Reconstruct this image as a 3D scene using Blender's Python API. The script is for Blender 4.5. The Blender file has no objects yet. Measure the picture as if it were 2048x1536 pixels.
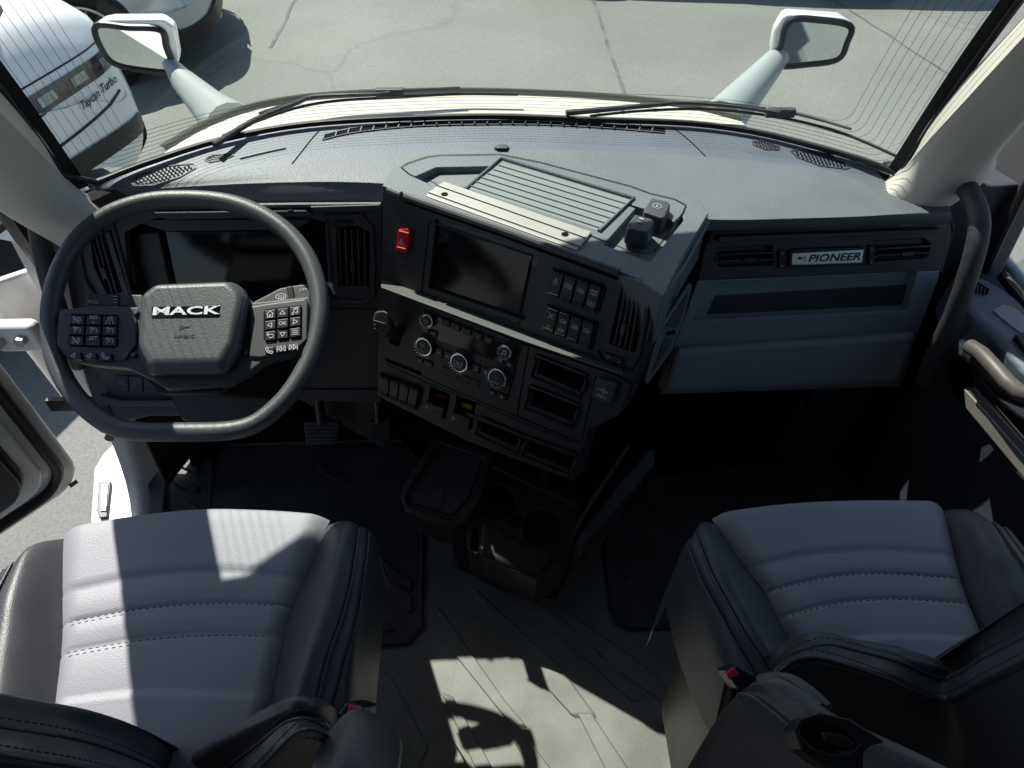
import bpy, bmesh, math, random
from mathutils import Vector as V, Matrix
from mathutils.bvhtree import BVHTree
random.seed(4)
S = bpy.context.scene
R = math.radians
# ------------------------------------------------------------ camera
CAM = V((0, 0, 1.5)); FP = 1420.0; PITCH = R(47); YAW = R(1.5)
cd = bpy.data.cameras.new('camera'); cam = bpy.data.objects.new('camera', cd); S.collection.objects.link(cam)
cam.location = CAM; cam.rotation_euler = (math.pi/2-PITCH, 0, -YAW)
cd.sensor_width = 36; cd.lens = FP/2048*36; cd.clip_start = .02; cd.clip_end = 400
S.camera = cam
# ------------------------------------------------------------ sky, sun, exposure
TR = V((.44, -.66, -1.0)).normalized()            # direction the sunlight travels
el = math.asin(-TR.z)
w = bpy.data.worlds.new('World'); S.world = w; w.use_nodes = True
nt = w.node_tree; bg = nt.nodes['Background']; sky = nt.nodes.new('ShaderNodeTexSky')
sky.sky_type = 'NISHITA'; sky.sun_disc = False; sky.sun_elevation = el
sky.sun_rotation = math.atan2(-TR.x, -TR.y)
nt.links.new(sky.outputs[0], bg.inputs[0]); bg.inputs[1].default_value = .085
sl = bpy.data.lights.new('sun', 'SUN'); sl.energy = 5.0; sl.angle = R(.5); sl.color = (1, .95, .88)
so = bpy.data.objects.new('sun', sl); S.collection.objects.link(so)
so.rotation_euler = TR.to_track_quat('-Z', 'Y').to_euler()
S.view_settings.view_transform = 'Standard'; S.view_settings.look = 'None'
S.view_settings.exposure = .74; S.view_settings.gamma = 1
S.render.engine = 'CYCLES'
S.cycles.max_bounces = 8; S.cycles.transparent_max_bounces = 16; S.cycles.sample_clamp_indirect = 4

# ------------------------------------------------------------ pixel -> real surface helpers
cy, sy = math.cos(YAW), math.sin(YAW)
FW = V((sy*math.cos(PITCH), cy*math.cos(PITCH), -math.sin(PITCH))); RT = V((cy, -sy, 0)); UP = RT.cross(FW)
def ray(x, y): return RT*((x-1024)/FP)+UP*((768-y)/FP)+FW
def Z(x, y, z): d = ray(x, y); return CAM+d*((z-CAM.z)/d.z)
def Xp(x, y, X): d = ray(x, y); return CAM+d*((X-CAM.x)/d.x)
def Yp(x, y, Y): d = ray(x, y); return CAM+d*((Y-CAM.y)/d.y)
class Pl:
    def __init__(s, p, n, h=None):
        s.p = V(p); s.n = V(n).normalized()
        s.h = (V(h) if h else V((1, 0, 0))); s.h = (s.h-s.n*s.h.dot(s.n)).normalized(); s.u = s.n.cross(s.h)
    def at(s, x, y, o=0):
        d = ray(x, y); p = s.p+s.n*o
        return CAM+d*((p-CAM).dot(s.n)/d.dot(s.n))
# ------------------------------------------------------------ materials
def mat(name, c, r=.5, spec=.5, metal=0, bump=0, bs=400, var=0, vs=8, coat=0, emit=None, c2=None, bd=.002):
    m = bpy.data.materials.new(name); m.use_nodes = True; t = m.node_tree; b = t.nodes['Principled BSDF']
    b.inputs['Base Color'].default_value = (*c, 1); b.inputs['Roughness'].default_value = r
    b.inputs['Specular IOR Level'].default_value = spec; b.inputs['Metallic'].default_value = metal
    b.inputs['Coat Weight'].default_value = coat; b.inputs['Coat Roughness'].default_value = .05
    co = t.nodes.new('ShaderNodeTexCoord')
    if bump:
        n = t.nodes.new('ShaderNodeTexVoronoi' if bs < 700 else 'ShaderNodeTexNoise'); n.inputs['Scale'].default_value = bs
        n2 = t.nodes.new('ShaderNodeTexNoise'); n2.inputs['Scale'].default_value = bs*.45; n2.inputs['Detail'].default_value = 3
        mx = t.nodes.new('ShaderNodeMath'); mx.operation = 'ADD'
        bp = t.nodes.new('ShaderNodeBump'); bp.inputs['Strength'].default_value = bump; bp.inputs['Distance'].default_value = bd
        t.links.new(co.outputs['Object'], n.inputs['Vector']); t.links.new(co.outputs['Object'], n2.inputs['Vector'])
        t.links.new(n.outputs[0], mx.inputs[0]); t.links.new(n2.outputs[0], mx.inputs[1])
        t.links.new(mx.outputs[0], bp.inputs['Height']); t.links.new(bp.outputs[0], b.inputs['Normal'])
    if var:
        n = t.nodes.new('ShaderNodeTexNoise'); n.inputs['Scale'].default_value = vs; n.inputs['Detail'].default_value = 6
        rr = t.nodes.new('ShaderNodeMix'); rr.data_type = 'RGBA'
        k = c2 if c2 else tuple(min(1, x*(1+var)) for x in c)
        rr.inputs[6].default_value = (*[x*(1-var) for x in c], 1); rr.inputs[7].default_value = (*k, 1)
        mr = t.nodes.new('ShaderNodeMapRange'); mr.inputs[1].default_value = .35; mr.inputs[2].default_value = .65
        t.links.new(co.outputs['Object'], n.inputs['Vector']); t.links.new(n.outputs[0], mr.inputs[0])
        t.links.new(mr.outputs[0], rr.inputs[0]); t.links.new(rr.outputs[2], b.inputs['Base Color'])
        m2 = t.nodes.new('ShaderNodeMapRange'); m2.inputs[3].default_value = max(0, r-.07); m2.inputs[4].default_value = min(1, r+.07)
        t.links.new(n.outputs[0], m2.inputs[0]); t.links.new(m2.outputs[0], b.inputs['Roughness'])
    if emit: b.inputs['Emission Color'].default_value = (*emit, 1); b.inputs['Emission Strength'].default_value = 1
    return m
M = {}
M['dash'] = mat('dash_vinyl', (.122, .136, .150), .5, .5, bump=.35, bs=620, var=.08, bd=.0012)
M['dash2'] = mat('dash_upper_vinyl', (.105, .125, .155), .48, .5, bump=.3, bs=620, var=.1, bd=.0012)
M['charcoal'] = mat('charcoal_plastic', (.05, .052, .056), .5, .4, bump=.2, bs=900, var=.12, bd=.0008)
M['face'] = mat('console_plastic', (.030, .030, .031), .45, .4, bump=.2, bs=900, var=.12, bd=.0008)
M['black'] = mat('black_plastic', (.012, .012, .014), .4, .4, var=.2)
M['gloss'] = mat('gloss_black', (.006, .006, .008), .08, .5)
M['screen'] = mat('screen_glass', (.004, .005, .008), .12, .5)
M['void'] = mat('dark_recess', (.004, .004, .005), .8, .1)
M['rubber'] = mat('rubber_mat', (.05, .05, .052), .55, .4, bump=.3, bs=300, var=.25, vs=14, bd=.001)
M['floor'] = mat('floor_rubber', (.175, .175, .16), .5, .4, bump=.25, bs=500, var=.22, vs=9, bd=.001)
M['leather'] = mat('grey_leather', (.255, .258, .285), .5, .35, bump=.22, bs=620, var=.05, bd=.0011)
M['bleather'] = mat('black_leather', (.058, .060, .066), .42, .4, bump=.2, bs=620, var=.1, bd=.0011)
M['wheelgrain'] = mat('wheel_leather', (.062, .067, .07), .42, .5, bump=.3, bs=640, var=.06, bd=.0009)
M['thread'] = mat('black_thread', (.012, .012, .014), .6)
M['beige'] = mat('pillar_trim', (.62, .59, .53), .55, .4, bump=.12, bs=900, var=.03, bd=.0008)
M['white'] = mat('white_paint', (.78, .79, .80), .22, .5, var=.03, vs=3, coat=.6)
M['jamb'] = mat('jamb_paint', (.80, .79, .77), .3, .5, var=.08, vs=8, coat=.3)
M['silver'] = mat('silver_paint', (.42, .45, .46), .3, .5, metal=.5, coat=.8)
M['silverarm'] = mat('mirror_arm', (.30, .34, .33), .4, .5, bump=.1, bs=900, coat=.2)
M['alu'] = mat('brushed_plate', (.34, .335, .315), .5, .5, metal=.25, bump=.15, bs=900, var=.04, bd=.0006)
M['chrome'] = mat('chrome', (.8, .8, .82), .12, metal=1)
M['bright'] = mat('polished_letters', (.85, .86, .88), .25, .6, metal=.2)
M['footwell_dark'] = mat('footwell_shade_dark', (.018, .018, .020), .7, .2, bump=.3, bs=300, var=.3, vs=20)  # near-black colour that puts the footwell shade into the surface
M['lining'] = mat('cab_lining', (.20, .195, .185), .8, .2)
M['door'] = mat('door_panel_plastic', (.04, .044, .054), .55, .35, bump=.2, bs=900, var=.1, bd=.0008)
M['handle'] = mat('handle_rubber', (.045, .047, .05), .5, .4, bump=.25, bs=620, bd=.0009)
M['sideplate'] = mat('flank_plate', (.13, .16, .175), .35, .5, metal=.3)
M['joint'] = mat('joint_tar', (.125, .13, .122), .8, .3, var=.25, vs=6)
M['sideplate'] = mat('flank_plate', (.13, .16, .175), .35, .5, metal=.3)
M['hood'] = mat('cream_white_paint', (.60, .59, .52), .3, .5, var=.03, vs=3, coat=.4)
M['face2'] = mat('console_ledge', (.10, .105, .105), .5, .4, bump=.2, bs=900)
M['badge'] = mat('badge_metal', (.62, .65, .70), .3, metal=.6)
M['ribs'] = mat('ribbed_mat', (.19, .215, .215), .6, .4, bump=.15, bs=900, var=.05, bd=.0008)
M['teal'] = mat('door_insert', (.20, .235, .26), .5, .4, bump=.4, bs=520, var=.06, bd=.0012)
M['bluegrey'] = mat('glovebox_plastic', (.24, .275, .31), .5, .4, bump=.2, bs=900, var=.06, bd=.0008)
M['bronze'] = mat('door_handle_trim', (.10, .09, .085), .42, .5, metal=.3, var=.1)
M['red'] = mat('red_plastic', (.55, .012, .02), .35, .5)
M['dred'] = mat('red_well', (.22, .01, .015), .5)
M['yellow'] = mat('yellow_well', (.50, .33, .02), .5)
M['pink'] = mat('pink_print', (.6, .18, .17), .6)
M['print'] = mat('white_print', (.50, .50, .52), .6)
M['printdim'] = mat('faint_print', (.16, .16, .17), .6)
M['dprint'] = mat('dark_print', (.03, .03, .03), .6)
M['glassdark'] = mat('car_window', (.008, .012, .022), .12, .3)
M['tyre'] = mat('tyre_rubber', (.02, .02, .02), .8, .3)
M['rim'] = mat('wheel_alloy', (.55, .53, .5), .3, metal=.8)
M['lens'] = mat('lamp_lens', (.35, .36, .34), .15, .6, metal=.3, var=.3, vs=60)
M['tail'] = mat('tail_lamp', (.05, .035, .035), .12, .6, var=.5, vs=30, coat=.8)
M['mirror'] = mat('mirror_glass', (.85, .87, .88), .01, metal=1)
M['plateg'] = mat('plate_green', (.25, .42, .36), .5)
M['skin'] = mat('skin', (.5, .32, .24), .6)
def ground_mat():
    m = bpy.data.materials.new('worn_asphalt'); m.use_nodes = True; t = m.node_tree; b = t.nodes['Principled BSDF']; L = t.links
    N = t.nodes.new; co = N('ShaderNodeTexCoord'); P = co.outputs['Object']
    a = N('ShaderNodeTexNoise'); a.inputs['Scale'].default_value = .55; a.inputs['Detail'].default_value = 8; L.new(P, a.inputs[0])
    f = N('ShaderNodeTexNoise'); f.inputs['Scale'].default_value = 85; f.inputs['Detail'].default_value = 5; f.inputs['Roughness'].default_value = .75; L.new(P, f.inputs[0])
    vv = N('ShaderNodeTexVoronoi'); vv.inputs['Scale'].default_value = 75; L.new(P, vv.inputs[0])
    c = N('ShaderNodeValToRGB'); c.color_ramp.elements[0].position = .32; c.color_ramp.elements[1].position = .68
    c.color_ramp.elements[0].color = (.14, .15, .138, 1); c.color_ramp.elements[1].color = (.20, .209, .193, 1); L.new(a.outputs[0], c.inputs[0])
    sp = N('ShaderNodeMapRange'); sp.inputs[1].default_value = .33; sp.inputs[2].default_value = .60; sp.inputs[3].default_value = .72; sp.inputs[4].default_value = 1.12; L.new(f.outputs[0], sp.inputs[0])
    mx = N('ShaderNodeMix'); mx.data_type = 'RGBA'; mx.blend_type = 'MULTIPLY'; mx.inputs[0].default_value = 1
    L.new(c.outputs[0], mx.inputs[6]); L.new(sp.outputs[0], mx.inputs[7])
    # pores
    pr = N('ShaderNodeMapRange'); pr.inputs[1].default_value = .10; pr.inputs[2].default_value = .22; pr.inputs[3].default_value = .55; pr.inputs[4].default_value = 1; L.new(vv.outputs[0], pr.inputs[0])
    m3 = N('ShaderNodeMix'); m3.data_type = 'RGBA'; m3.blend_type = 'MULTIPLY'; m3.inputs[0].default_value = .5
    L.new(mx.outputs[2], m3.inputs[6]); L.new(pr.outputs[0], m3.inputs[7])
    # cracks
    dn = N('ShaderNodeTexNoise'); dn.inputs['Scale'].default_value = 1.3; dn.inputs['Detail'].default_value = 5; L.new(P, dn.inputs[0])
    ad = N('ShaderNodeMix'); ad.data_type = 'RGBA'; ad.blend_type = 'ADD'; ad.inputs[0].default_value = .7; L.new(P, ad.inputs[6]); L.new(dn.outputs[1], ad.inputs[7])
    cr = N('ShaderNodeTexVoronoi'); cr.feature = 'DISTANCE_TO_EDGE'; cr.inputs['Scale'].default_value = .2; L.new(ad.outputs[2], cr.inputs[0])
    cm = N('ShaderNodeMapRange'); cm.inputs[1].default_value = .001; cm.inputs[2].default_value = .007; cm.inputs[3].default_value = .86; cm.inputs[4].default_value = 1; L.new(cr.outputs[0], cm.inputs[0])
    m4 = N('ShaderNodeMix'); m4.data_type = 'RGBA'; m4.blend_type = 'MULTIPLY'; m4.inputs[0].default_value = 1
    L.new(m3.outputs[2], m4.inputs[6]); L.new(cm.outputs[0], m4.inputs[7]); L.new(m4.outputs[2], b.inputs['Base Color'])
    b.inputs['Roughness'].default_value = .75
    bp = N('ShaderNodeBump'); bp.inputs['Strength'].default_value = .5; bp.inputs['Distance'].default_value = .01; L.new(f.outputs[0], bp.inputs['Height']); L.new(bp.outputs[0], b.inputs['Normal'])
    return m
def glass_mat(name, tint, base=.045, graze=.25):
    m = bpy.data.materials.new(name); m.use_nodes = True; t = m.node_tree; t.nodes.clear(); N = t.nodes.new; L = t.links
    o = N('ShaderNodeOutputMaterial'); mx = N('ShaderNodeMixShader'); tr = N('ShaderNodeBsdfTransparent'); gl = N('ShaderNodeBsdfGlossy'); lw = N('ShaderNodeLayerWeight')
    tr.inputs[0].default_value = (*tint, 1); gl.inputs['Roughness'].default_value = 0
    pw = N('ShaderNodeMath'); pw.operation = 'POWER'; pw.inputs[1].default_value = 5; L.new(lw.outputs['Facing'], pw.inputs[0]); lw.inputs[0].default_value = .5
    mu = N('ShaderNodeMath'); mu.operation = 'MULTIPLY_ADD'; mu.inputs[1].default_value = graze; mu.inputs[2].default_value = base; L.new(pw.outputs[0], mu.inputs[0])
    L.new(mu.outputs[0], mx.inputs[0]); L.new(tr.outputs[0], mx.inputs[1]); L.new(gl.outputs[0], mx.inputs[2]); L.new(mx.outputs[0], o.inputs[0])
    return m
M['windshield'] = glass_mat('windshield_glass', (.89, .95, .90))
M['sideglass'] = glass_mat('side_glass', (.72, .78, .76))
# ------------------------------------------------------------ object helpers
COL = S.collection; WL = {}
def link(o, parent=None):
    COL.objects.link(o)
    if parent is not None:
        o.parent = parent
        if parent.name in WL: o.matrix_parent_inverse = Matrix.Translation(-WL[parent.name])
def tag(o, label=None, cat=None, group=None, kind=None):
    if label: o['label'] = label
    if cat: o['category'] = cat
    if group: o['group'] = group
    if kind: o['kind'] = kind
    return o
def thing(name, loc, label, cat, group=None):
    o = bpy.data.objects.new(name, None); o.empty_display_size = .1; o.location = loc; COL.objects.link(o); WL[o.name] = V(loc)
    return tag(o, label, cat, group)
def mesh(name, vs, fs, m, parent=None, bev=0, smooth=True, ang=35, seg=2, sub=0, solid=0):
    me = bpy.data.meshes.new(name); me.from_pydata([tuple(v) for v in vs], [], fs)
    b = bmesh.new(); b.from_mesh(me); bmesh.ops.recalc_face_normals(b, faces=b.faces); b.to_mesh(me); b.free()
    me.materials.append(M[m] if isinstance(m, str) else m)
    o = bpy.data.objects.new(name, me); link(o, parent)
    fin(o, bev, smooth, ang, seg, sub, solid); return o
def fin(o, bev=0, smooth=True, ang=35, seg=2, sub=0, solid=0):
    if smooth:
        o.data.polygons.foreach_set('use_smooth', [True]*len(o.data.polygons))
        o.data.set_sharp_from_angle(angle=R(ang))
    if solid:
        q = o.modifiers.new('solid', 'SOLIDIFY'); q.thickness = solid; q.offset = -1
    if bev:
        q = o.modifiers.new('bevel', 'BEVEL'); q.width = bev; q.segments = seg; q.limit_method = 'ANGLE'; q.angle_limit = R(30); q.harden_normals = True
    if sub:
        q = o.modifiers.new('sub', 'SUBSURF'); q.levels = sub; q.render_levels = sub
def prism(name, pts, back, m, parent=None, bev=.001, **k):
    n = len(pts); back = V(back); vs = list(pts)+[p+back for p in pts]
    fs = [list(range(n)), list(range(2*n-1, n-1, -1))]+[[i, (i+1) % n, (i+1) % n+n, i+n] for i in range(n)]
    return mesh(name, vs, fs, m, parent, bev, **k)
def frustum(name, top, bot, m, parent=None, bev=.001, **k):
    n = len(top); vs = list(top)+list(bot)
    fs = [list(range(n)), list(range(2*n-1, n-1, -1))]+[[i, (i+1) % n, (i+1) % n+n, i+n] for i in range(n)]
    return mesh(name, vs, fs, m, parent, bev, **k)
def plate(name, px, pl, o0, o1, m, parent=None, bev=.001, **k):
    """outline in pixels laid on plane pl at offset o1, thickness back to o0"""
    return prism(name, [pl.at(x, y, o1) for x, y in px], pl.n*(o0-o1), m, parent, bev, **k)
def rect(x0, y0, x1, y1): return [(x0, y0), (x1, y0), (x1, y1), (x0, y1)]
def cr(pts, n=8, closed=False):
    """Catmull-Rom through points (tuples or Vectors)"""
    P = [V(p) for p in pts]; N = len(P); out = []
    rng = N if closed else N-1
    for i in range(rng):
        if closed: p0, p1, p2, p3 = P[i-1], P[i], P[(i+1) % N], P[(i+2) % N]
        else:
            p1, p2 = P[i], P[i+1]; p0 = P[i-1] if i > 0 else p1*2-p2; p3 = P[i+2] if i+2 < N else p2*2-p1
        for j in range(n):
            t = j/n; out.append(.5*((2*p1)+(p2-p0)*t+(2*p0-5*p1+4*p2-p3)*t*t+(3*p1-p0-3*p2+p3)*t*t*t))
    if not closed: out.append(P[-1].copy())
    return out
def resample(P, n, closed=False):
    Q = [V(p) for p in P]
    if closed: Q.append(Q[0])
    L = [0]
    for a, b in zip(Q, Q[1:]): L.append(L[-1]+(b-a).length)
    out = []; j = 0
    tot = L[-1]; m = n if closed else n-1
    for i in range(n):
        s = tot*i/m
        while j < len(L)-2 and L[j+1] < s: j += 1
        d = L[j+1]-L[j]; out.append(Q[j].lerp(Q[j+1], (s-L[j])/d if d > 1e-9 else 0))
    return out
def loft(name, rows, m, parent=None, nu=40, nv=6, curve_u=True, curve_v=True, fn=None, **k):
    rr = [resample(cr(r, 10) if curve_u else r, nu) for r in rows]
    cols = []
    for i in range(nu):
        c = [r[i] for r in rr]
        cols.append(cr(c, nv) if curve_v else c)
    nvv = len(cols[0]); vs = []
    for i in range(nu):
        for j in range(nvv):
            p = cols[i][j]
            if fn: p = fn(p, i/(nu-1), j/(nvv-1))
            vs.append(p)
    fs = [[i*nvv+j, (i+1)*nvv+j, (i+1)*nvv+j+1, i*nvv+j+1] for i in range(nu-1) for j in range(nvv-1)]
    return mesh(name, vs, fs, m, parent, **k)
def tube(name, pts, r, m, parent=None, closed=False, ns=12, prof=None, cap=True):
    """prof: list of (a,b) cross section; r number or function of t"""
    P = [V(p) for p in pts]; n = len(P); vs = []; fs = []
    pr = prof or [(math.cos(2*math.pi*k/ns), math.sin(2*math.pi*k/ns)) for k in range(ns)]; ns = len(pr)
    t0 = (P[1]-P[0]).normalized(); a = t0.orthogonal().normalized()
    for i in range(n):
        if closed: t = (P[(i+1) % n]-P[i-1]).normalized()
        else: t = (P[min(i+1, n-1)]-P[max(i-1, 0)]).normalized()
        a = (a-t*a.dot(t)).normalized(); b = t.cross(a); rad = r(i/(n-1)) if callable(r) else r
        for (c, s) in pr: vs.append(P[i]+a*(c*rad)+b*(s*rad))
    for i in range(n if closed else n-1):
        for k in range(ns):
            j = (i+1) % n; fs.append([i*ns+k, i*ns+(k+1) % ns, j*ns+(k+1) % ns, j*ns+k])
    if not closed and cap: fs.append(list(range(ns))); fs.append(list(range((n-1)*ns, n*ns)))
    return mesh(name, vs, fs, m, parent)
def box(name, lo, hi, m, parent=None, bev=.003, **k):
    x0, y0, z0 = lo; x1, y1, z1 = hi
    return prism(name, [V((x0, y0, z1)), V((x1, y0, z1)), V((x1, y1, z1)), V((x0, y1, z1))], (0, 0, z0-z1), m, parent, bev, **k)
def cut(o, cutters):
    """real openings: apply boolean differences and drop the cutters"""
    bev = [(q.width, q.segments) for q in o.modifiers if q.type == 'BEVEL']; o.modifiers.clear()
    for c in cutters:
        c.modifiers.clear(); q = o.modifiers.new('b', 'BOOLEAN'); q.object = c; q.operation = 'DIFFERENCE'; q.solver = 'EXACT'
    dg = bpy.context.evaluated_depsgraph_get(); dg.update()
    me = bpy.data.meshes.new_from_object(o.evaluated_get(dg)); o.modifiers.clear(); old = o.data; o.data = me; me.name = o.name
    for c in cutters: bpy.data.objects.remove(c)
    if len(me.materials) == 0: me.materials.append(old.materials[0])
    fin(o, bev[0][0] if bev else 0, True, 30)
    return o
def merge(name, parts, parent=None, m=None):
    """join several temporary meshes into ONE mesh object"""
    b = bmesh.new(); mats = []; dg = bpy.context.evaluated_depsgraph_get(); dg.update()
    for p in parts:
        me = bpy.data.meshes.new_from_object(p.evaluated_get(dg)); mm = p.data.materials[0]
        if mm not in mats: mats.append(mm)
        k = len(b.faces); b.from_mesh(me); b.faces.ensure_lookup_table()
        for f in b.faces[k:]: f.material_index = mats.index(mm)
        bpy.data.meshes.remove(me)
    for p in parts: bpy.data.objects.remove(p)
    me = bpy.data.meshes.new(name); b.to_mesh(me); b.free()
    for mm in mats: me.materials.append(mm)
    o = bpy.data.objects.new(name, me); link(o, parent); return o
def text(name, body, pos, pl, size, m, parent, ext=.0003, ang=0, ax='CENTER', bold=0, shear=0, sx=1):
    cu = bpy.data.curves.new(name, 'FONT'); cu.body = body; cu.size = 1; cu.extrude = ext/size; cu.align_x = ax; cu.align_y = 'CENTER'; cu.offset = bold; cu.shear = shear
    cu.resolution_u = 3
    t = bpy.data.objects.new(name, cu); COL.objects.link(t); dg = bpy.context.evaluated_depsgraph_get(); dg.update()
    me = bpy.data.meshes.new_from_object(t.evaluated_get(dg)); bpy.data.objects.remove(t)
    h = pl.h*math.cos(ang)+pl.u*math.sin(ang); u = pl.u*math.cos(ang)-pl.h*math.sin(ang)
    for v in me.vertices: v.co = V(pos)+h*(v.co.x*size*sx)+u*(v.co.y*size)+pl.n*(v.co.z*size)
    me.materials.clear(); me.materials.append(M[m]); o = bpy.data.objects.new(name, me); link(o, parent); return o
def strokes(name, lines, pos, pl, size, m, parent, wd=.08, ang=0, off=.0004):
    """an icon of flat strokes; coordinates -1..1"""
    vs = []; fs = []
    h = pl.h*math.cos(ang)+pl.u*math.sin(ang); u = pl.u*math.cos(ang)-pl.h*math.sin(ang)
    for L in lines:
        for (a, b) in zip(L, L[1:]):
            a = V((a[0], a[1], 0)); b = V((b[0], b[1], 0)); d = b-a
            if d.length < 1e-6: continue
            q = V((-d.y, d.x, 0)).normalized()*wd; e = d.normalized()*wd*.5; k = len(vs)
            for s in (a-e+q, b+e+q, b+e-q, a-e-q): vs.append(V(pos)+h*(s.x*size)+u*(s.y*size)+pl.n*off)
            fs.append([k, k+1, k+2, k+3])
    return mesh(name, vs, fs, m, parent, smooth=False)
def arc(cx, cy_, r, a0, a1, n=10, ry=None):
    return [(cx+r*math.cos(R(a0+(a1-a0)*i/n)), cy_+(ry or r)*math.sin(R(a0+(a1-a0)*i/n))) for i in range(n+1)]
def inpoly(x, y, P):
    c = False; n = len(P)
    for i in range(n):
        x1, y1 = P[i]; x2, y2 = P[(i+1) % n]
        if (y1 > y) != (y2 > y) and x < (x2-x1)*(y-y1)/(y2-y1)+x1: c = not c
    return c
def quadpx(q, u, v):
    a, b, c, d = q; return ((a[0]*(1-u)+b[0]*u)*(1-v)+(d[0]*(1-u)+c[0]*u)*v, (a[1]*(1-u)+b[1]*u)*(1-v)+(d[1]*(1-u)+c[1]*u)*v)
def subquad(q, u0, v0, u1, v1): return [quadpx(q, u0, v0), quadpx(q, u1, v0), quadpx(q, u1, v1), quadpx(q, u0, v1)]
def ribbon(name, pts, wd, nrm, m, parent, th=.0006):
    """thin flat strip following 3-D points"""
    P = [V(p) for p in pts]; vs = []; n = len(P); nrm = V(nrm)
    for i in range(n):
        t = (P[min(i+1, n-1)]-P[max(i-1, 0)]).normalized(); s = t.cross(nrm).normalized()*(wd/2)
        vs += [P[i]-s, P[i]+s]
    fs = [[2*i, 2*i+1, 2*i+3, 2*i+2] for i in range(n-1)]
    return mesh(name, vs, fs, m, parent, smooth=False)
def stitch(name, pts, parent, m='thread', sp=.0068, ln=.0044, wd=.0013, up=.0008):
    P = resample(cr(pts, 10), 400); vs = []; fs = []; acc = 0; last = P[0]; tot = 0
    L = sum((b-a).length for a, b in zip(P, P[1:])); n = int(L/sp); Q = resample(P, max(n, 2))
    for a, b in zip(Q, Q[1:]):
        d = (b-a).normalized(); s = d.cross(V((0, 0, 1))).normalized()*(wd/2); u = s.cross(d).normalized()
        if u.z < 0: u = -u
        e = a+d*ln; k = len(vs)
        vs += [a-s, a+s, e+s, e-s, a+d*.0006-s*.5+u*up, a+d*.0006+s*.5+u*up, e-d*.0006+s*.5+u*up, e-d*.0006-s*.5+u*up]
        fs += [[k+4, k+5, k+6, k+7], [k, k+1, k+5, k+4], [k+1, k+2, k+6, k+5], [k+2, k+3, k+7, k+6], [k+3, k, k+4, k+7]]
    return mesh(name, vs, fs, m, parent, smooth=False)
GZ = -1.1
# ============================================================ GROUND
g = mesh('ground', [(-200, -200, GZ), (200, -200, GZ), (200, 200, GZ), (-200, 200, GZ)], [[0, 1, 2, 3]], ground_mat(), smooth=False)
tag(g, kind='structure')
for a, b, wd in (((600, -20), (542, 95), .03), ((1180, -20), (1252, 200), .035), ((1640, -20), (1900, 150), .02)):
    P_ = [Z(a[0]+(b[0]-a[0])*t/12+random.uniform(-2, 2), a[1]+(b[1]-a[1])*t/12, GZ+.004) for t in range(13)]
    tag(ribbon('pavement_joint', P_, wd, (0, 0, 1), 'joint', None), kind='structure')
# ============================================================ TRUCK CAB SHELL
cab = thing('truck_cab', (0, 0, 0), 'white truck cab seen from inside with pale pillar trim and wide curved windshield', 'truck cab')
BASE = [(150, 380), (220, 352), (300, 322), (450, 276), (640, 244), (950, 231), (1200, 238), (1348, 243), (1430, 250), (1519, 264), (1611, 286), (1700, 311), (1758, 330), (1798, 348)]
base = resample(cr([Z(x, y, .832) for x, y in BASE], 8), 41)
head = resample(cr([V((-.725, .75, 1.58)), V((-.45, .82, 1.60)), V((0, .86, 1.61)), V((.45, .82, 1.60)), V((.725, .75, 1.58))], 8), 41)
def wsp(u, v, o=0):
    """point of the windshield, u 0..1 left-right, v 0..1 base-header"""
    i = max(0, min(39, int(u*40))); f = u*40-i
    a = base[i].lerp(base[i+1], f); b = head[i].lerp(head[i+1], f); p = a.lerp(b, v)
    return p+V((0, .05, .05))*math.sin(math.pi*v)+V((0, .7, .5))*o
vs = []; fs = []
for i in range(41):
    for j in range(13): vs.append(wsp(i/40, j/12))
for i in range(40):
    for j in range(12): fs.append([i*13+j, (i+1)*13+j, (i+1)*13+j+1, i*13+j+1])
mesh('windshield', vs, fs, 'windshield', cab)
# heater wires in the glass
def wire(pts, r=.00045): return tube('heater_wire', pts, r, 'black', None, ns=4)
ws = []
for k in range(8):
    L = []; e = .017+.0088*k; ev = .008+.0085*k; r = .03
    for v in [1-.02*q for q in range(51)]:
        if v > ev+r: L.append(wsp(e, v, -.0015))
    for q in range(9):
        a = R(90*q/8); L.append(wsp(e+.018*(1-math.cos(a)), ev+r*(1-math.sin(a)), -.0015))
    for q in range(1, 40): L.append(wsp(e+.018+(1-2*e-.036)*q/40, ev+.0*q, -.0015))
    for q in range(9):
        a = R(90-90*q/8); L.append(wsp(1-e-.018*(1-math.cos(a)), ev+r*(1-math.sin(a)), -.0015))
    for v in [.02*q for q in range(0, 51)]:
        if v > ev+r: L.append(wsp(1-e, v, -.0015))
    ws.append(wire(L, .00034))
merge('heater_wires', ws, cab)
# black border of the glass
vs = []; fs = []
path = [(0, 1-.04*k) for k in range(25)]+[(k/40, 0) for k in range(1, 40)]+[(1, .04*k) for k in range(25)]
tube('windshield_seal', [wsp(u, v)+V((0, -.004, 0)) for u, v in path], .0058, 'black', cab, ns=8)
tube('cowl_light_stop', [p+V((0, .006, -.035)) for p in base], .022, 'black', cab, ns=8)  # black tube added to block sun leaking in below the glass
def strip(us, name):
    rows = [[wsp(u, v, -.003) for v in [k/12 for k in range(13)]] for u in us]
    return loft(name, rows, 'black', cab, nu=30, nv=2, curve_v=False)
strip((-.035, -.015, .015), 'black_border'); strip((.985, 1.004), 'black_border')
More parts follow.
